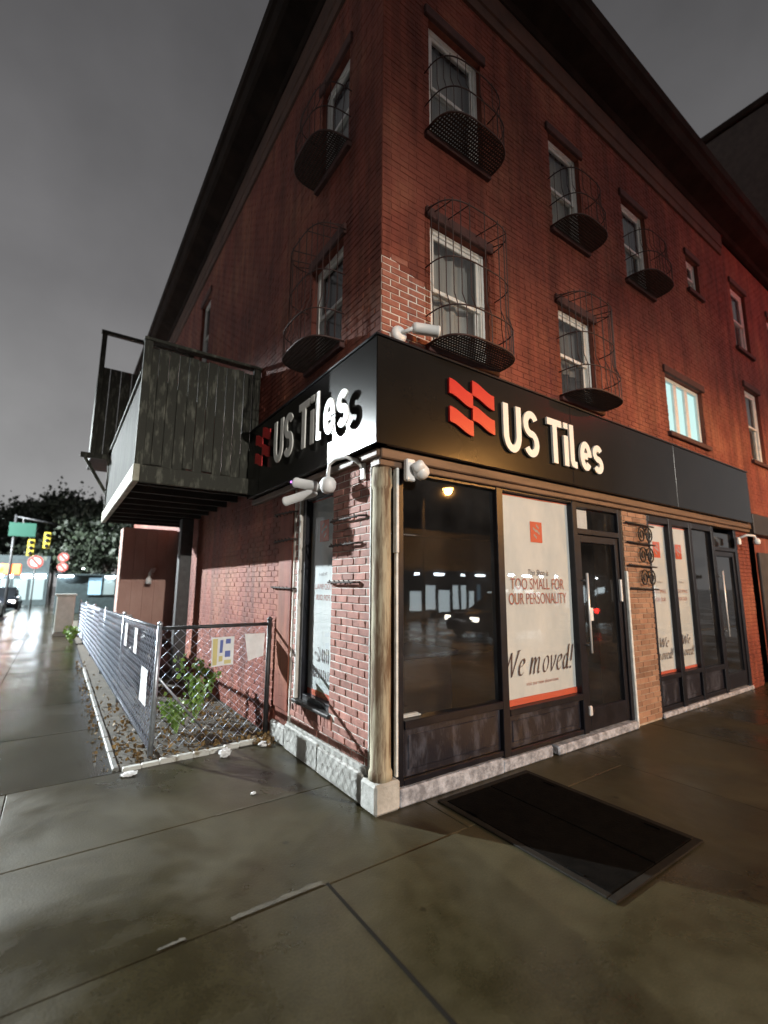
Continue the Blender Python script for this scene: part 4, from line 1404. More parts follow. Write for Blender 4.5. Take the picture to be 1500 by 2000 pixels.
# higher landing behind it
LX, LY0, LY1 = -1.72, 7.36, 8.6
for k in range(9):
    x0 = LX + k * 0.19
    MB().cbox(x0 + .003, x0 + .187, LY0, LY0 + .025, 4.08, 5.86, 0.003).build('board', 'wood_deck', BAL)
for k in range(7):
    y0 = LY0 + .03 + k * 0.175
    MB().cbox(LX, LX + .025, y0 + .003, y0 + .172, 4.08, 5.86, 0.003).build('board', 'wood_deck', BAL)
for x in (LX + .03, -0.95, -0.06):
    MB().cbox(x - .045, x + .045, LY0 - .05, LY0 + .0, 4.0, 6.62, 0.006).build('post', 'wood_deck', BAL)
MB().cbox(LX - .03, 0, LY0 - .06, LY0 + .03, 6.55, 6.62, 0.006).build('rail', 'wood_deck', BAL)
MB().cbox(LX - .16, 0, LY0 - .06, LY0 + .02, 3.98, 4.075, 0.006).build('edge_beam', 'wood_deck', BAL)
MB().box(LX, 0, LY0 + .03, LY1, 4.0, 4.07).build('deck', 'deck_dark', BAL)
MB().tube([(LX - .08, LY0, 3.98), (LX + .42, LY0, 3.15)], 0.035, 6).build('brace', 'wood_deck', BAL)
MB().tube([(LX + .30, LY0, 3.98), (LX + .42, LY0, 3.15)], 0.030, 6).build('brace', 'wood_deck', BAL)
MB().cbox(LX + .37, LX + .47, LY0 - .05, LY0 + .05, 2.94, 3.98, 0.006).build('post', 'wood_deck', BAL)
# dark steel post carrying the balcony against the wall
MB().cbox(-0.30, -0.10, 5.75, 5.95, 0.0, 2.745, 0.01).build('post', 'pole_dark', BAL)
# lean-to below
EXT = part('rear_extension', (-0.6, 8, 0), BLD, 'pinkish rendered lean-to below the balcony')
MB().cbox(-1.02, -0.02, 7.60, 8.1, 0.0, 2.72, 0.01).build('wall', 'extension_wall', EXT)
for k in range(5):
    MB().cbox(-1.0 + k * .205, -0.805 + k * .205, 7.585, 7.602, 0.35, 2.70, 0.003).build('panel', 'extension_wall', EXT)
LM = thing('wall_lamp', 'small white hooked wall lamp on the pinkish lean-to', 'lamp', (-0.4, 7.4, 1.7))
MB().tube([(-0.42, 7.60, 1.84), (-0.42, 7.45, 1.90), (-0.48, 7.36, 1.88), (-0.52, 7.34, 1.80), (-0.53, 7.34, 1.70)], 0.028, 8).build('arm', 'plastic_white', LM, True)
MB().lathe((-0.53, 7.34, 1.60), [(0.02, 0.13), (0.05, .1), (0.06, 0.0)], 14).build('shade', 'plastic_white', LM, True)

# ------------------------------------------------------------------ chain-link fence and the bed behind it
bed = tag(MB().quad((-1.42, 1.90, -0.004), (0, 1.90, -0.004), (0, 15.2, -0.004), (-1.42, 15.2, -0.004)).build('planting_bed', 'soil'), kind='structure')
m = MB()
nseg = 9
for k in range(nseg):
    a_, b_ = -1.40 + k * 1.33 / nseg, -1.40 + (k + 1) * 1.33 / nseg
    m.cbox(a_, b_ - .004, 1.84 + 0.012 * k, 1.90 + 0.012 * k, -0.02, 0.032 + random.uniform(-.006, .006), 0.008)
tag(m.build('bed_edging', 'kerb_paint'), 'worn white painted edging in front of the chain-link fence', 'edging')
m = MB()
for k in range(12):
    m.cbox(-1.47, -1.42, 1.92 + k * 0.5, 2.40 + k * 0.5, -0.02, 0.022 + random.uniform(-.006, .004), 0.008)
tag(m.build('bed_edging', 'kerb_stone'), 'low dirty edging running back along the side of the fenced bed', 'edging')

FEN = thing('chain_link_fence', 'galvanized chain-link fence round the planting bed by the side wall', 'fence', (-1.2, 6, 0))
FX0, FX1, FY0, FY1, FH = -1.17, -1.36, 2.10, 14.8, 1.17


def fence_pt(s_):          # s along the long side from the front corner
    t = s_ / (FY1 - FY0)
    return (FX0 + (FX1 - FX0) * t, FY0 + s_)


def fh(s_): return FH - 0.16 * s_ / (FY1 - FY0)


def chain(pt, length, z0, top, pitch=0.055, r=0.0022):
    mb = MB()
    n = int(length / pitch)
    for i in range(n):
        ht = top(i * pitch) if callable(top) else top
        steps = int((ht - z0) / pitch * 1.0)
        pts = []
        for j in range(steps + 1):
            sgn = 1 if j % 2 == 0 else -1
            s_ = (i + 0.5) * pitch + sgn * pitch * 0.5 * (1 if i % 2 == 0 else -1)
            x, y = pt(min(max(s_, 0), length))
            off = 0.003 * sgn
            pts.append((x + off, y + off, z0 + (ht - z0) * j / steps))
        # ribbon-cheap 3 sided wire
        mb.tube(pts, r, 3, cap=False)
        x, y = pt(min((i + .5) * pitch, length))
        mb.tube([(pts[-1][0], pts[-1][1], pts[-1][2] - .005), (x + .006, y + .006, ht + 0.035)], r, 3, cap=False)
    return mb


cl = chain(fence_pt, FY1 - FY0, 0.05, lambda s_: fh(s_) - 0.01, 0.045, 0.0037).build('chain_link_mesh', 'galv_wire', FEN)
cl['kind'] = 'stuff'
cf = chain(lambda s_: (FX0 + s_, FY0 - 0.02 * s_), 1.13, 0.05, FH - 0.01, 0.052, 0.0016).build('chain_link_mesh', 'galv_wire', FEN)
cf['kind'] = 'stuff'
for s_ in (0, 2.5, 5.0, 7.5, 10.0, 12.6):
    x, y = fence_pt(s_)
    m = MB().tube([(x + .02, y, -0.01), (x + .02, y, fh(s_) + .03)], 0.024, 10)
    m.lathe((x + .02, y, fh(s_) + .03), [(0.028, 0), (0.028, .015), (0.015, .035), (0.003, .04)], 10)
    m.build('post', 'galvanized', FEN, True)
m = MB().tube([(-0.045, FY0 - .02, -0.01), (-0.045, FY0 - .02, FH + .04)], 0.026, 10)
m.lathe((-0.045, FY0 - .02, FH + .04), [(0.03, 0), (0.03, .015), (0.015, .035), (0.003, .04)], 10)
m.build('post', 'pole_dark', FEN, True)
pts = [(*fence_pt(s_), fh(s_)) for s_ in (0, 3, 6, 9, 12.7)]
MB().tube([(x + .02, y, z) for x, y, z in pts], 0.020, 8).build('top_rail', 'galvanized', FEN, True)
MB().tube([(x + .02, y, 0.06) for x, y, z in pts], 0.012, 8).build('bottom_rail', 'galvanized', FEN, True)
MB().tube([(FX0 + .02, FY0, FH), (-0.05, FY0 - .02, FH)], 0.018, 8).build('top_rail', 'pole_dark', FEN, True)
# slanted brace behind the corner
MB().tube([(FX0 + .03, FY0 + .03, 0.72), (-0.55, FY0 + 0.35, 0.02)], 0.012, 8).build('brace', 'galvanized', FEN, True)


def hung_paper(name, label, pts4, m, cat='notice', prints=(), curl=0.012):
    """slightly curled sheet: four corners, bilinear"""
    A, B, C_, D_ = [Vector(p) for p in pts4]
    nrm = (D_ - A).cross(B - A).normalized()
    vs, fs = [], []
    n = 8
    for j in range(n + 1):
        for i in range(n + 1):
            s_, t = i / n, j / n
            p = A * (1 - s_) * (1 - t) + B * s_ * (1 - t) + C_ * s_ * t + D_ * (1 - s_) * t
            p = p + nrm * curl * (math.sin(s_ * 5 + t * 2) + t * t)
            vs.append(p)
    for j in range(n):
        for i in range(n):
            a_ = j * (n + 1) + i
            fs.append((a_, a_ + 1, a_ + n + 2, a_ + n + 1))
    T_ = thing(name, label, cat, tuple((A + B) / 2))
    MB().add(vs, fs).build('sheet', m, T_, True)
    for (s0, s1, t0, t1, pm) in prints:
        vs2, fs2 = [], []
        for j in range(5):
            for i in range(5):
                s_, t = s0 + (s1 - s0) * i / 4, t0 + (t1 - t0) * j / 4
                p = A * (1 - s_) * (1 - t) + B * s_ * (1 - t) + C_ * s_ * t + D_ * (1 - s_) * t
                p = p + nrm * (curl * (math.sin(s_ * 5 + t * 2) + t * t) + 0.0025)
                vs2.append(p)
        for j in range(4):
            for i in range(4):
                a_ = j * 5 + i
                fs2.append((a_, a_ + 1, a_ + 6, a_ + 5))
        MB().add(vs2, fs2).build('print', pm, T_)
    return T_


fy = FY0 - 0.045
hung_paper('printed_notice', 'printed sheet with blue and yellow blocks on the fence front', ((-0.665, fy, 1.06), (-0.43, fy, 1.06), (-0.44, fy, 0.78), (-0.66, fy, 0.77)), 'paper',
           prints=((0.05, 0.25, 0.05, 0.95, 'print_yellow'), (0.36, 0.50, 0.1, 0.55, 'print_blue'), (0.62, 0.85, 0.08, 0.25, 'print_blue'), (0.34, 0.52, 0.66, 0.85, 'print_yellow'), (0.62, 0.86, 0.5, 0.72, 'print_blue'), (0.6, 0.9, 0.82, 0.95, 'print_yellow')))
hung_paper('blank_notice', 'blank white sheet hanging beside the dark fence post', ((-0.325, fy, 1.08), (-0.095, fy, 1.075), (-0.12, fy, 0.84), (-0.285, fy, 0.80)), 'paper')


def side_sheet(s0, s1, z0, z1, label, m='paper'):
    x0, y0 = fence_pt(s0)
    x1, y1 = fence_pt(s1)
    hung_paper('fence_tag', label, ((x0 - .03, y0, z1), (x0 - .03, y0 - .001, z0), (x1 - .03, y1, z0), (x1 - .03, y1, z1)), m, 'notice', curl=0.0015)


side_sheet(0.16, 0.52, 0.42, 0.76, 'bright white sheet low on the fence near its front corner')
side_sheet(0.95, 1.15, 0.82, 1.10, 'upper white tag on the fence nearest the front corner')
side_sheet(1.75, 1.95, 0.82, 1.10, 'second white tag high on the fence from the front corner')

# plants, litter
rng = random.Random(21)


def leaf(mb, c, size, rng):
    d_ = Vector((rng.uniform(-1, 1), rng.uniform(-1, 1), rng.uniform(-.4, .8))).normalized()
    u_ = d_.orthogonal().normalized()
    u_ = (Matrix.Rotation(rng.uniform(0, 6.28), 3, d_) @ u_)
    w_ = d_.cross(u_) * size * 0.42
    c = Vector(c)
    mb.add([c, c + u_ * size * .5 + w_ + d_ * size * .06, c + u_ * size, c + u_ * size * .5 - w_ + d_ * size * .06], [(0, 1, 2, 3)])


def weed(label, x, y, h, sp, n, size, name='weed'):
    T_ = thing(name, label, 'plant', (x, y, 0))
    st, lf = MB(), MB()
    for k in range(7):
        a_ = rng.uniform(0, 6.28)
        top = Vector((x + math.cos(a_) * sp * rng.uniform(.2, 1), y + math.sin(a_) * sp * rng.uniform(.2, 1), h * rng.uniform(.6, 1)))
        mid = Vector((x, y, 0)).lerp(top, .55) + Vector((0, 0, h * .12))
        pts = [Vector((x + rng.uniform(-.03, .03), y + rng.uniform(-.03, .03), -.01)), mid, top]
        st.tube(pts, 0.006, 5, r2=0.002)
        for i in range(n // 7):
            t = rng.uniform(.25, 1)
            p = pts[0].lerp(mid, t * 2) if t < .5 else mid.lerp(top, t * 2 - 1)
            leaf(lf, p + Vector((rng.uniform(-.05, .05), rng.uniform(-.05, .05), rng.uniform(-.04, .04))), size * rng.uniform(.6, 1.3), rng)
    st.build('stem', 'leaf_green', T_)
    lf.build('leaves', 'leaf_green', T_)
    return T_


weed('bright green leafy weed growing behind the fence below the printed sheet', -0.55, 3.05, 0.80, 0.24, 300, 0.060)
weed('low green weed at the foot of the wall behind the fence', -0.78, 2.75, 0.36, 0.18, 200, 0.055)
weed('clump of green weeds at the far end of the fence', -1.55, 12.4, 0.45, 0.22, 160, 0.10)
lt = MB()
for k in range(900):
    x, y = rng.uniform(-1.40, -0.05), 1.95 + abs(rng.gauss(0, 1.6))
    leaf(lt, (x, y, rng.uniform(0.0, 0.02)), rng.uniform(.025, .06), rng)
for k in range(260):
    y = rng.uniform(1.9, 9)
    leaf(lt, (-1.50 + rng.gauss(0, .05), y, 0.004), rng.uniform(.02, .05), rng)
for k in range(120):
    leaf(lt, (-0.12 + rng.gauss(0, .07), 1.90 + rng.gauss(0, .07), abs(rng.gauss(0, .025))), rng.uniform(.025, .06), rng)
tag(lt.build('leaf_litter', 'leaf_litter'), 'brown fallen leaves strewn in the fenced bed', 'leaves', kind='stuff')


def blob(name, label, cat, c, rx, ry, rz, m, amp=0.18, seed=0, fr_=5.0):
    vs, fs = [], []
    nu, nv = 18, 12
    for j in range(nv + 1):
        ph = math.pi * j / nv
        for i in range(nu):
            th = 2 * math.pi * i / nu
            d_ = Vector((math.sin(ph) * math.cos(th), math.sin(ph) * math.sin(th), math.cos(ph)))
            k_ = 1 + amp * noise.noise(d_ * fr_ * .5 + Vector((seed, 0, 0))) + amp * .5 * noise.noise(d_ * fr_ + Vector((0, seed, 0)))
            vs.append((c[0] + d_.x * rx * k_, c[1] + d_.y * ry * k_, max(c[2] + d_.z * rz * k_, 0.001)))
    for j in range(nv):
        for i in range(nu):
            fs.append((j * nu + i, (j + 1) * nu + i, (j + 1) * nu + (i + 1) % nu, j * nu + (i + 1) % nu))
    o_ = MB().add(vs, fs).build(name, m, None, cat != 'paper')
    return tag(o_, label, cat)


blob('crumpled_paper', 'crumpled white paper ball at the white edging', 'paper', (-0.57, 1.72, 0.035), 0.055, 0.045, 0.04, 'paper', 0.5, 3, 8)
blob('paper_scrap', 'small white scrap on the wet pavement at the edging corner', 'paper', (-1.36, 1.74, 0.012), 0.06, 0.045, 0.014, 'paper', 0.5, 5, 8)
blob('wrapper', 'pale wrapper among leaves at the foot of the brick pier', 'wrapper', (-0.16, 1.80, 0.02), 0.06, 0.04, 0.022, 'paper', 0.5, 8, 8)
blob('pebble', 'tiny pale fragment lying on the pavement near the stone base', 'fragment', (-0.62, 0.80, 0.008), 0.022, 0.016, 0.009, 'paper', 0.4, 9, 8)
blob('trash_bag', 'black rubbish bag behind the fence under the balcony', 'trash bag', (-0.75, 5.3, 0.38), 0.33, 0.30, 0.40, 'bag_black', 0.35, 2)
blob('trash_bag', 'knotted white rubbish bag lying behind the middle of the fence', 'trash bag', (-0.95, 8.6 - 1.8, 0.9), 0.16, 0.30, 0.14, 'bag_white', 0.4, 4)
bn = thing('wheelie_bin', 'dark bin standing behind the fence below the white bag', 'bin', (-0.95, 6.8, 0))
MB().prism([(-.22, 0), (.22, 0), (.28, .74), (-.28, .74)], -0.26, .26).tf(lambda x, y, z: (-0.93 + x, 6.8 + y, z)).build('tub', 'pole_dark', bn)
MB().cbox(-1.23, -0.63, 6.50, 7.10, .742, .79, .01).build('lid', 'pole_dark', bn)

# ------------------------------------------------------------------ cellar hatch
HT = thing('cellar_hatch', 'black rectangular cellar hatch in the pavement before the shop window', 'hatch', (0.98, -0.77, 0))
m = MB()
m.cbox(0.47, 1.50, -1.465, -1.415, 0.0, 0.013, 0.004)
m.cbox(0.47, 1.50, -0.145, -0.095, 0.0, 0.013, 0.004)
m.cbox(0.47, 0.52, -1.414, -0.146, 0.0, 0.013, 0.004)
m.cbox(1.45, 1.50, -1.414, -0.146, 0.0, 0.013, 0.004)
m.build('rim', 'hatch_rim', HT)
MB().cbox(0.522, 0.982, -1.412, -0.148, 0.0, 0.0145, 0.004).build('leaf', 'hatch_steel', HT)
MB().cbox(0.988, 1.448, -1.412, -0.148, 0.0, 0.0155, 0.004).build('leaf', 'hatch_steel', HT)
for y in (-1.2, -0.4):
    for x in (0.53, 1.40):
        MB().tube([(x, y - .05, .016), (x, y + .05, .016)], 0.008, 6).build('hinge', 'hatch_steel', HT)

# ------------------------------------------------------------------ neighbours to the right
NB = thing('neighbour_building', 'dim red brick house adjoining the far end of the shopfront', 'building', (10.6, 0, 0))
NW = [(8.45, 9.20, 3.95, 5.40), (8.35, 9.12, 6.20, 7.55), (10.4, 11.15, 3.95, 5.40), (10.4, 11.15, 6.20, 7.55)]
wb_(wall_backing(FR, FRONT_LEN + .002, 13.2, 0, TOP, NW, 0.13, -0.0065), FR, 'front_wall', 'mortar_painted', NB)
mb = MB()
rng2 = random.Random(11)
for (p_, q_, za, zb) in brick_rects(FRONT_LEN + .004, 13.2, 2.9, TOP, NW, 12):
    brick_into(mb, p_, q_, za, zb, rng2.uniform(-.005, 0))
o = wb_(mb, FR, 'brickwork', 'brick_painted', NB); o['kind'] = 'stuff'
_B = BLD
BLD = NB
for o in NW:
    sash_window(FR, o)
BLD = _B
wb_(MB().cbox(7.75, 13.2, 0.0, 0.10, 2.50, 2.86, 0.01), FR, 'fascia', 'neigh_dark', NB)
wb_(MB().cbox(8.05, 8.9, 0.0, 0.04, 0.02, 2.2, 0.01), FR, 'shutter', 'store_wall', NB)
wb_(MB().cbox(9.1, 12.9, 0.0, 0.03, 0.02, 2.4, 0.01), FR, 'shutter', 'neigh_dark', NB)
MB().box(FRONT_LEN + .01, 13.2, 0.02, 15, TOP + .35, TOP + .42).build('roof', 'cornice', NB)
TB = thing('tall_building', 'tall dark building rising above the roofline', 'building', (19, 8, 0))
MB().cbox(13.22, 26, 0.0, 16, 0, 15.2, 0.05).build('wall', 'tall_wall', TB)
MB().cbox(13.15, 26.1, -0.1, 16.1, 15.205, 15.45, 0.03).build('parapet', 'cornice', TB)
for k in range(4):
    for j in range(4):
        x, z = 14.6 + k * 2.8, 2.9 + j * 3.0
        f_ = MB().cbox(x, x + 1.1, -0.03, 0.0, z, z + 1.7, .01).build('window', 'black_frame', TB)
        MB().box(x + .08, x + 1.02, -0.036, -0.031, z + .08, z + 1.62).build('pane', 'car_glass', f_)
for k in range(3):
    for j in range(1):
        MB().cbox(13.17, 13.219, 3 + k * 4, 4.0 + k * 4, 11.0, 12.6, .01).build('window', 'black_frame', TB)

# ------------------------------------------------------------------ street lamps
def street_lamp(label, L_, pole_xy, lens, blend=0.9, cone=150, head_size=0.34, lit=True, group='street lamps'):
    px, py, pz = L_['p']
    T_ = thing('street_lamp', label, 'street lamp', (pole_xy[0], pole_xy[1], -0.1), group)
    m = MB().tube([(pole_xy[0], pole_xy[1], -0.12), (pole_xy[0], pole_xy[1], pz * .5), (pole_xy[0], pole_xy[1], pz + .25)], 0.10, 12, r2=0.06)
    m.lathe((pole_xy[0], pole_xy[1], -0.12), [(0.2, 0), (0.2, .3), (0.11, .5)], 12)
    m.build('pole', 'pole_dark', T_, True)
    MB().tube([(pole_xy[0], pole_xy[1], pz + .1), ((pole_xy[0] * 2 + px) / 3, (pole_xy[1] * 2 + py) / 3, pz + .32), (px, py, pz + .22)], 0.04, 8).build('arm', 'pole_dark', T_, True)
    h = head_size
    MB().lathe((px, py, pz + .04), [(h * .9, 0), (h, .03), (h * .8, .14), (h * .25, .22)], 16).build('head', 'pole_dark', T_, True)
    MB().lathe((px, py, pz - .06), [(h * .2, 0), (h * .6, .02), (h * .8, .095)], 16).build('lens', lens, T_, True)
    d = bpy.data.lights.new('street_light', 'SPOT')
    d.energy = L_['w']
    d.color = L_['c']
    d.spot_size = R(cone)
    d.spot_blend = blend
    d.shadow_soft_size = 0.12
    lo = bpy.data.objects.new('street_light', d)
    COL.objects.link(lo)
    place(lo, (px, py, pz - .10), T_)
    return T_, lo


lw, llw = street_lamp('tall street lamp with cool white light across the side street', LAMP_WHITE, (-14.4, 22.7), 'lamp_white', cone=155, blend=0.11)
lf_, llf = street_lamp('tall street lamp with warm white light across the front street', LAMP_FRONT, (-2.4, -24.0), 'lamp_warm', cone=174, blend=0.20)
ls_, lls = street_lamp('orange sodium street lamp mirrored in the front shop window', LAMP_SODIUM, (12.5, -14.4), 'lamp_sodium', cone=178, blend=0.14, head_size=0.30)
lr_, llr = street_lamp('distant white street lamp at the end of the side street', LAMP_FAR, (-4.6, 52.0), 'lamp_white', cone=170, blend=0.4)

# unseen post in parking meter form, added so its shadow crosses the pavement
UP = thing('added_parking_meter', 'unseen parking meter added at the kerb to throw a shadow towards the shop corner', 'parking meter', (-0.38, -4.30, 0))
MB().lathe((-0.38, -4.30, -0.01), [(0.17, 0), (0.17, .06), (0.12, .12), (0.11, 1.0)], 16).build('shaft', 'pole_dark', UP, True)
MB().cbox(-0.53, -0.23, -4.42, -4.18, 0.99, 1.52, .05).build('head', 'galvanized', UP)
MB().cbox(-0.47, -0.29, -4.428, -4.419, 1.25, 1.42, .003).build('screen', 'plastic_black', UP)

# traffic signal; the red one is unseen, added for the glow on the right wall
def traffic_signal(label, base, h, heads, facing, lit=None, mast=None, yellow=True):
    T_ = thing('traffic_signal', label, 'traffic signal', base)
    x, y, z = base
    MB().tube([(x, y, z - .02), (x, y, z + h)], 0.07, 10).build('pole', 'pole_dark', T_, True)
    if mast:
        MB().tube([(x, y, z + h - .1), mast], 0.05, 8).build('mast', 'pole_dark', T_, True)
    fx, fy_ = facing
    for (hx, hy, hz) in heads:
        hb = MB().cbox(hx - .17, hx + .17, hy - .12, hy + .12, hz, hz + .95, .03).build('housing', 'signal_yellow', T_)
        for k, mm in enumerate(('sign_green', 'print_yellow', 'sign_red')):
            if lit == k:
                mm = 'lamp_red'
            MB().lathe((hx + fx * .13, hy + fy_ * .13, hz + .16 + k * .31), [(0.11, 0), (0.11, .02), (0.06, .04)], 14, (fx, fy_, 0)).build('lamp', mm if k == lit else 'plastic_black', hb, True)
            MB().lathe((hx + fx * .13, hy + fy_ * .13, hz + .16 + k * .31), [(0.125, 0), (0.125, .16)], 12, (fx, fy_, 0)).build('visor', 'signal_yellow', hb) if False else None
    return T_


TS = traffic_signal('unseen red traffic signal added as source of the glow on the right wall', (11.2, -4.35, -0.0), 7.6, [(10.9, -4.1, 6.55)], (-0.75, 0.66), lit=2)
d = bpy.data.lights.new('added_red_light', 'POINT')
d.energy = 230
d.color = (1.0, 0.04, 0.03)
d.shadow_soft_size = 0.12
lo = bpy.data.objects.new('added_red_light', d)
COL.objects.link(lo)
place(lo, (10.78, -3.95, 7.35), TS)

# ------------------------------------------------------------------ cars
def car(label, loc, heading, paint, head=False, tail=False, group=None):
    T_ = thing('parked_car', label, 'car', loc, group)
    ca, sa = math.cos(heading), math.sin(heading)

    def W_(x, y, z): return (loc[0] + x * ca - y * sa, loc[1] + x * sa + y * ca, loc[2] + z)

    def loft(secs):
        mb = MB()
        vs, fs = [], []
        n = len(secs[0])
        for s_ in secs: vs += s_
        for i in range(len(secs) - 1):
            for k in range(n):
                a_, b_ = i * n + k, i * n + (k + 1) % n
                fs.append((a_, a_ + n, b_ + n, b_))
        fs.append(tuple(range(n)))
        fs.append(tuple(range((len(secs) - 1) * n + n - 1, (len(secs) - 1) * n - 1, -1)))
        return mb.add(vs, fs)

    def sec(x, hw, zb, zt, rr=0.12):
        return [(x, -hw * .92, zb), (x, -hw, zb + rr), (x, -hw, zt - rr * 1.3), (x, -hw * .90, zt), (x, hw * .90, zt), (x, hw, zt - rr * 1.3), (x, hw, zb + rr), (x, hw * .92, zb)]
    body = loft([sec(-2.2, .62, .36, .72), sec(-2.12, .80, .28, .86), sec(-1.6, .88, .22, .93), sec(-.4, .90, .2, .95), sec(.7, .90, .2, .93), sec(1.5, .87, .22, .86), sec(2.05, .78, .26, .74), sec(2.2, .58, .34, .60)])
    body.tf(W_).build('body', paint, T_, True)
    cabin = loft([sec(-1.85, .68, .88, .94, .02), sec(-1.25, .70, .88, 1.34, .06), sec(-.6, .70, .88, 1.45, .06), sec(.15, .70, .88, 1.42, .06), sec(1.0, .72, .86, .92, .02)])
    cb = cabin.tf(W_).build('cabin', 'car_glass', T_, True)
    roof = loft([sec(-1.28, .66, 1.33, 1.37, .01), sec(-.6, .67, 1.43, 1.475, .01), sec(.12, .66, 1.40, 1.45, .01)])
    roof.tf(W_).build('roof', paint, T_, True)
    for px_ in (-.30, -1.0, .55):
        for s_ in (-1, 1):
            MB().tube([(px_, s_ * .715, .9), (px_ - .06, s_ * .665, 1.40 if px_ < .3 else 1.2)], 0.03, 6).tf(W_).build('pillar', paint, T_)
    for wx in (-1.35, 1.35):
        for s_ in (-1, 1):
            c_ = W_(wx, s_ * .80, .32)
            ax = (-sa * s_, ca * s_, 0)
            w_ = MB().lathe(c_, [(0.22, -.06), (0.31, -.05), (0.325, 0), (0.325, .1), (0.30, .125), (0.21, .12)], 22, ax).build('wheel', 'tyre', T_, True)
            MB().lathe(c_, [(0.20, .08), (0.205, .123), (0.17, .115), (0.06, .13)], 18, ax).build('rim', 'rim', w_, True)
    for s_ in (-1, 1):
        MB().cbox(2.02, 2.16, s_ * .60 - .15, s_ * .60 + .15, .56, .70, .03).tf(W_).build('headlight', 'head_white' if head else 'sign_white', T_)
        MB().cbox(-2.19, -2.09, s_ * .62 - .14, s_ * .62 + .14, .62, .82, .03).tf(W_).build('taillight', 'tail_red' if tail else 'sign_red', T_)
    return T_


car('silver car parked at the left kerb beyond the fence', (-4.92, 24.6, -0.13), R(90), 'car_silver')
car('far oncoming car with white headlights on the side street', (-4.75, 35.0, -0.13), R(-90), 'car_dark', head=True)
car('dark car with headlights on, mirrored in the front window', (11.2, -8.4, -0.13), R(180), 'car_dark', head=True)
car('dark car with red tail lights, mirrored in the glass door', (18.6, -7.6, -0.13), R(25), 'car_dark', tail=True)

# ------------------------------------------------------------------ lit store across the front street
ST = thing('lit_store', 'low white-lit store across the front street mirrored in the window', 'building', (24, -17, -0.1))
MB().box(7.5, 46, -26, -16.2, -0.13, 4.6).build('wall', 'store_wall', ST)
rs = random.Random(4)
x = 10.6
while x < 40:
    w_ = rs.choice((0.35, 0.5, 0.9))
    if rs.random() < 0.93:
        MB().cbox(x, x + w_ - .12, -16.19, -16.15, rs.uniform(0.05, 0.3), rs.uniform(1.2, 1.65), .01).build('window', rs.choice(('store_pane', 'store_pane', 'store_pane', 'pane_blue')), ST)
    x += w_ + rs.choice((0.1, 0.15, .5))
MB().cbox(9, 45, -16.2, -14.8, 2.3, 2.6, .03).build('canopy', 'store_wall', ST)
for x in (10.0, 10.9, 12.2, 13.6, 15.4, 16.5, 17.9, 19.1, 20.5, 22, 23.5, 25.5, 28, 30, 33):
    MB().cbox(x, x + rs.uniform(.15, .7), -14.86, -14.76, 2.10, 2.10 + rs.uniform(.06, .14), .02).build('canopy_light', 'tube_white', ST)
GL = thing('globe_lamp', 'single bright white lamp left of the lit store, mirrored in the window', 'lamp', (9.2, -12, 0))
MB().tube([(9.2, -12, -0.12), (9.2, -12, 2.3)], 0.05, 8).build('pole', 'pole_dark', GL, True)
MB().lathe((9.2, -12, 2.2), [(0.03, 0), (0.09, .04), (0.11, .11), (0.09, .18), (0.03, .22)], 14).build('globe', 'lamp_white', GL, True)


def block(label, x0, x1, y0, y1, h, face, cols, rows):
    """plain dark apartment block that closes the far side of the street"""
    T_ = thing('apartment_block', label, 'building', ((x0 + x1) / 2, (y0 + y1) / 2, -0.13), 'dark blocks across the streets')
    MB().cbox(x0, x1, y0, y1, -0.13, h, .03).build('wall', 'tall_wall', T_)
    MB().cbox(x0 - .2, x1 + .2, y0 - .2, y1 + .2, h + .002, h + .4, .03).build('parapet', 'cornice', T_)
    for i in range(cols):
        for j in range(rows):
            z = 2.6 + j * 3.0
            if face == 'y':
                x = x0 + (x1 - x0) * (i + .5) / cols
                MB().cbox(x - .5, x + .5, y1, y1 + .03, z, z + 1.6, .01).build('window', 'car_glass', T_)
            else:
                y = y0 + (y1 - y0) * (i + .5) / cols
                MB().cbox(x1, x1 + .03, y - .5, y + .5, z, z + 1.6, .01).build('window', 'car_glass', T_)


block('dark apartment block behind the lit store', 6, 60, -44, -30, 19, 'y', 18, 5)
block('dark apartment block across the front street behind the warm street lamp', -34, 3, -44, -30, 17, 'y', 13, 4)
block('dark apartment block across the side street behind the white street lamp', -32, -17, -16, 34, 13, 'x', 16, 3)

# ------------------------------------------------------------------ far end of the side street
SH = thing('street_shed', 'low dark shed with pale blue glowing panes beyond the fence', 'shed', (-0.2, 27, 0))
MB().cbox(-2.05, 2.2, 27, 29.5, 0.0, 2.0, .02).build('wall', 'shed_body', SH)
for (x0, x1, mm) in ((-0.62, -0.02, 'pane_blue'), (0.10, 0.62, 'pane_grey'), (0.76, 1.40, 'pane_blue')):
    f_ = MB().cbox(x0 - .04, x1 + .04, 26.95, 26.998, 0.95, 1.95, .01).build('window', 'shed_body', SH)
    MB().box(x0, x1, 26.94, 26.948, 1.0, 1.9).build('pane', mm, f_)
MB().cbox(-2.15, 2.3, 26.8, 29.6, 2.002, 2.10, .02).build('roof', 'shed_body', SH)
for (x0, x1) in ((-2.0, -1.35), (0.12, 0.58)):
    MB().cbox(x0, x1, 26.82, 26.88, 1.93, 1.998, .01).build('tube_light', 'tube_white', SH)
SH2 = thing('shop_row', 'distant dark shop with white strip lights at the far left', 'building', (-7, 40, 0))
MB().box(-16, -2.6, 40, 46, -0.1, 3.6).build('wall', 'shed_body', SH2)
for x in (-7.4, -5.9, -5.0, -4.2, -3.4):
    MB().cbox(x, x + rng.uniform(.25, .7), 39.9, 39.98, 2.0, 2.22, .01).build('tube_light', 'tube_white', SH2)
for x in (-7.6, -6.6, -5.6, -4.6, -3.6):
    f_ = MB().cbox(x, x + .8, 39.93, 39.99, 0.4, 1.9, .01).build('window', 'pane_grey', SH2)
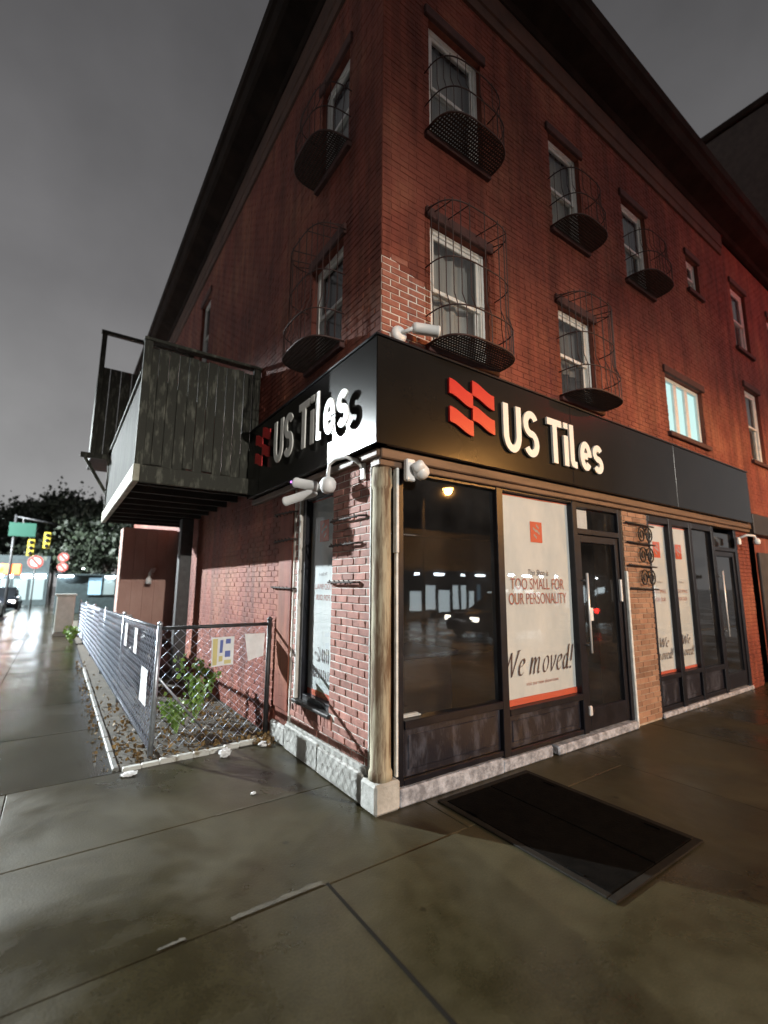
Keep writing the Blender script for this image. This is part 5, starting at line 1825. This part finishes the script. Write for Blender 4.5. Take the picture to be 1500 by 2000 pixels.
OG = thing('orange_awning', 'glowing orange awning with a white lamp at the far left', 'awning', (-6.2, 30, 1.7))
MB().cbox(-9.0, -3.75, 30, 30.5, 2.05, 2.65, .04).build('canopy', 'orange_glow', OG)
for x in (-8.9, -4.65):
    MB().tube([(x, 30.3, -0.13), (x, 30.3, 2.2)], 0.04, 8).build('post', 'pole_dark', OG, True)
MB().cbox(-5.05, -4.72, 29.8, 29.99, 2.40, 2.66, .04).build('lamp', 'tube_white', OG)

for (x_, y_, z_, lb) in ((-5.2, 70, 6.0, 'tiny white street lamp leftmost among the far lights'), (-2.9, 90, 6.5, 'tiny white street lamp above the far shop lights'), (0.2, 60, 3.2, 'tiny white lamp over the roof of the low shed')):
    T_ = thing('distant_lamp', lb, 'lamp', (x_, y_, 0))
    MB().tube([(x_, y_, -.12), (x_, y_, z_)], 0.06, 6).build('pole', 'pole_dark', T_, True)
    MB().lathe((x_, y_, z_), [(0.05, 0), (0.22, .06), (0.24, .18), (0.08, .30)], 12).build('globe', 'tube_white', T_, True)
TS2 = traffic_signal('yellow traffic signal pair under the green sign at the far left', (-4.25, 30, 0), 5.4, [(-3.42, 30, 3.1), (-2.72, 30, 3.55)], (0, -1), mast=(-2.4, 30, 5.0))
gs = thing('street_name_sign', 'green street sign above the yellow traffic signals', 'sign', (-3.9, 30, 4.0))
MB().cbox(-4.50, -3.28, 29.86, 29.90, 4.18, 4.95, .01).build('panel', 'sign_green', gs)
MB().tube([(-3.9, 29.92, 4.95), (-3.9, 29.98, 5.2)], 0.03, 6).build('hanger', 'pole_dark', gs)


def round_sign(label, x, y, zs_, r_):
    T_ = thing('round_sign', label, 'sign', (x, y, 0))
    MB().tube([(x, y + .04, -0.02), (x, y + .04, max(zs_) + r_)], 0.035, 8).build('post', 'pole_dark', T_, True)
    for z in zs_:
        p_ = MB().lathe((x, y, z), [(r_, 0), (r_, .02)], 24, (0, -1, 0)).build('disc', 'sign_white', T_)
        rg = MB()
        n = 24
        for k in range(n):
            a0, a1 = 6.2832 * k / n, 6.2832 * (k + 1) / n
            rg.quad((x + r_ * .97 * math.cos(a0), y - .024, z + r_ * .97 * math.sin(a0)), (x + r_ * .97 * math.cos(a1), y - .024, z + r_ * .97 * math.sin(a1)),
                    (x + r_ * .70 * math.cos(a1), y - .024, z + r_ * .70 * math.sin(a1)), (x + r_ * .70 * math.cos(a0), y - .024, z + r_ * .70 * math.sin(a0)))
        c_ = r_ * .72
        rg.quad((x - c_ * .72 - .04, y - .026, z + c_ * .72), (x - c_ * .72 + .05, y - .026, z + c_ * .72 + .05), (x + c_ * .72 + .04, y - .026, z - c_ * .72), (x + c_ * .72 - .05, y - .026, z - c_ * .72 - .05))
        rg.build('red_ring', 'sign_red', p_)
    return T_


round_sign('single red and white round sign under the yellow signals', -3.1, 29, (2.75,), 0.36)
round_sign('two stacked red and white round signs at the left', -1.86, 29, (2.50, 3.05), 0.27)

CB = thing('utility_cabinet', 'pale upright cabinet at the far end of the fence', 'cabinet', (-1.75, 14.8, 0))
MB().cbox(-1.98, -1.50, 14.6, 15.1, 0.12, 1.22, .02).build('body', 'cabinet', CB)
MB().cbox(-2.02, -1.46, 14.56, 15.14, 1.222, 1.27, .01).build('lid', 'cabinet', CB)
MB().cbox(-2.0, -1.48, 14.58, 15.12, 0.0, 0.118, .01).build('plinth', 'kerb_stone', CB)


def tree(label, x, y, h, cr_, n, seed):
    rg = random.Random(seed)
    T_ = thing('street_tree', label, 'tree', (x, y, 0), 'dark trees at the end of the side street')
    tr = MB()
    tr.tube([(x, y, -.1), (x + rg.uniform(-.1, .1), y, h * .3), (x + rg.uniform(-.3, .3), y, h * .75)], 0.2, 8, r2=.06)
    cl_ = []
    for k in range(16):
        a_, el = rg.uniform(0, 6.28), rg.uniform(-.5, 1.3)
        e_ = Vector((x + math.cos(a_) * cr_ * .75 * math.cos(el), y + math.sin(a_) * cr_ * .75 * math.cos(el), h * .55 + math.sin(el) * h * .38))
        b_ = Vector((x, y, h * rg.uniform(.3, .55)))
        tr.tube([b_, b_.lerp(e_, .5) + Vector((0, 0, .3)), e_], 0.07, 6, r2=.02)
        cl_.append((e_, rg.uniform(.5, 1) * cr_ * .6))
    tr.build('trunk', 'bark', T_)
    lf_ = MB()
    for k in range(n):
        c_, r_ = rg.choice(cl_)
        d_ = Vector((rg.gauss(0, .5), rg.gauss(0, .5), rg.gauss(0, .4)))
        leaf(lf_, c_ + d_ * r_ * 0.9, rg.uniform(.14, .42), rg)
    lf_.build('crown', 'leaf_tree', T_)
    return T_


tree('tall dark tree directly behind the low shed', 0.8, 36, 7.6, 3.0, 7500, 1)
tree('dark tree rising behind the green street sign', -4.2, 50, 8.4, 3.6, 7500, 2)
tree('tall dark tree between the green sign and the shed', -1.7, 44, 9.0, 3.0, 7500, 3)
tree('dark tree at the far left picture edge', -8.4, 58, 8.6, 4.0, 7500, 4)
tree('dark tree farthest down the side street', -2.6, 66, 8.6, 4.2, 6000, 5)
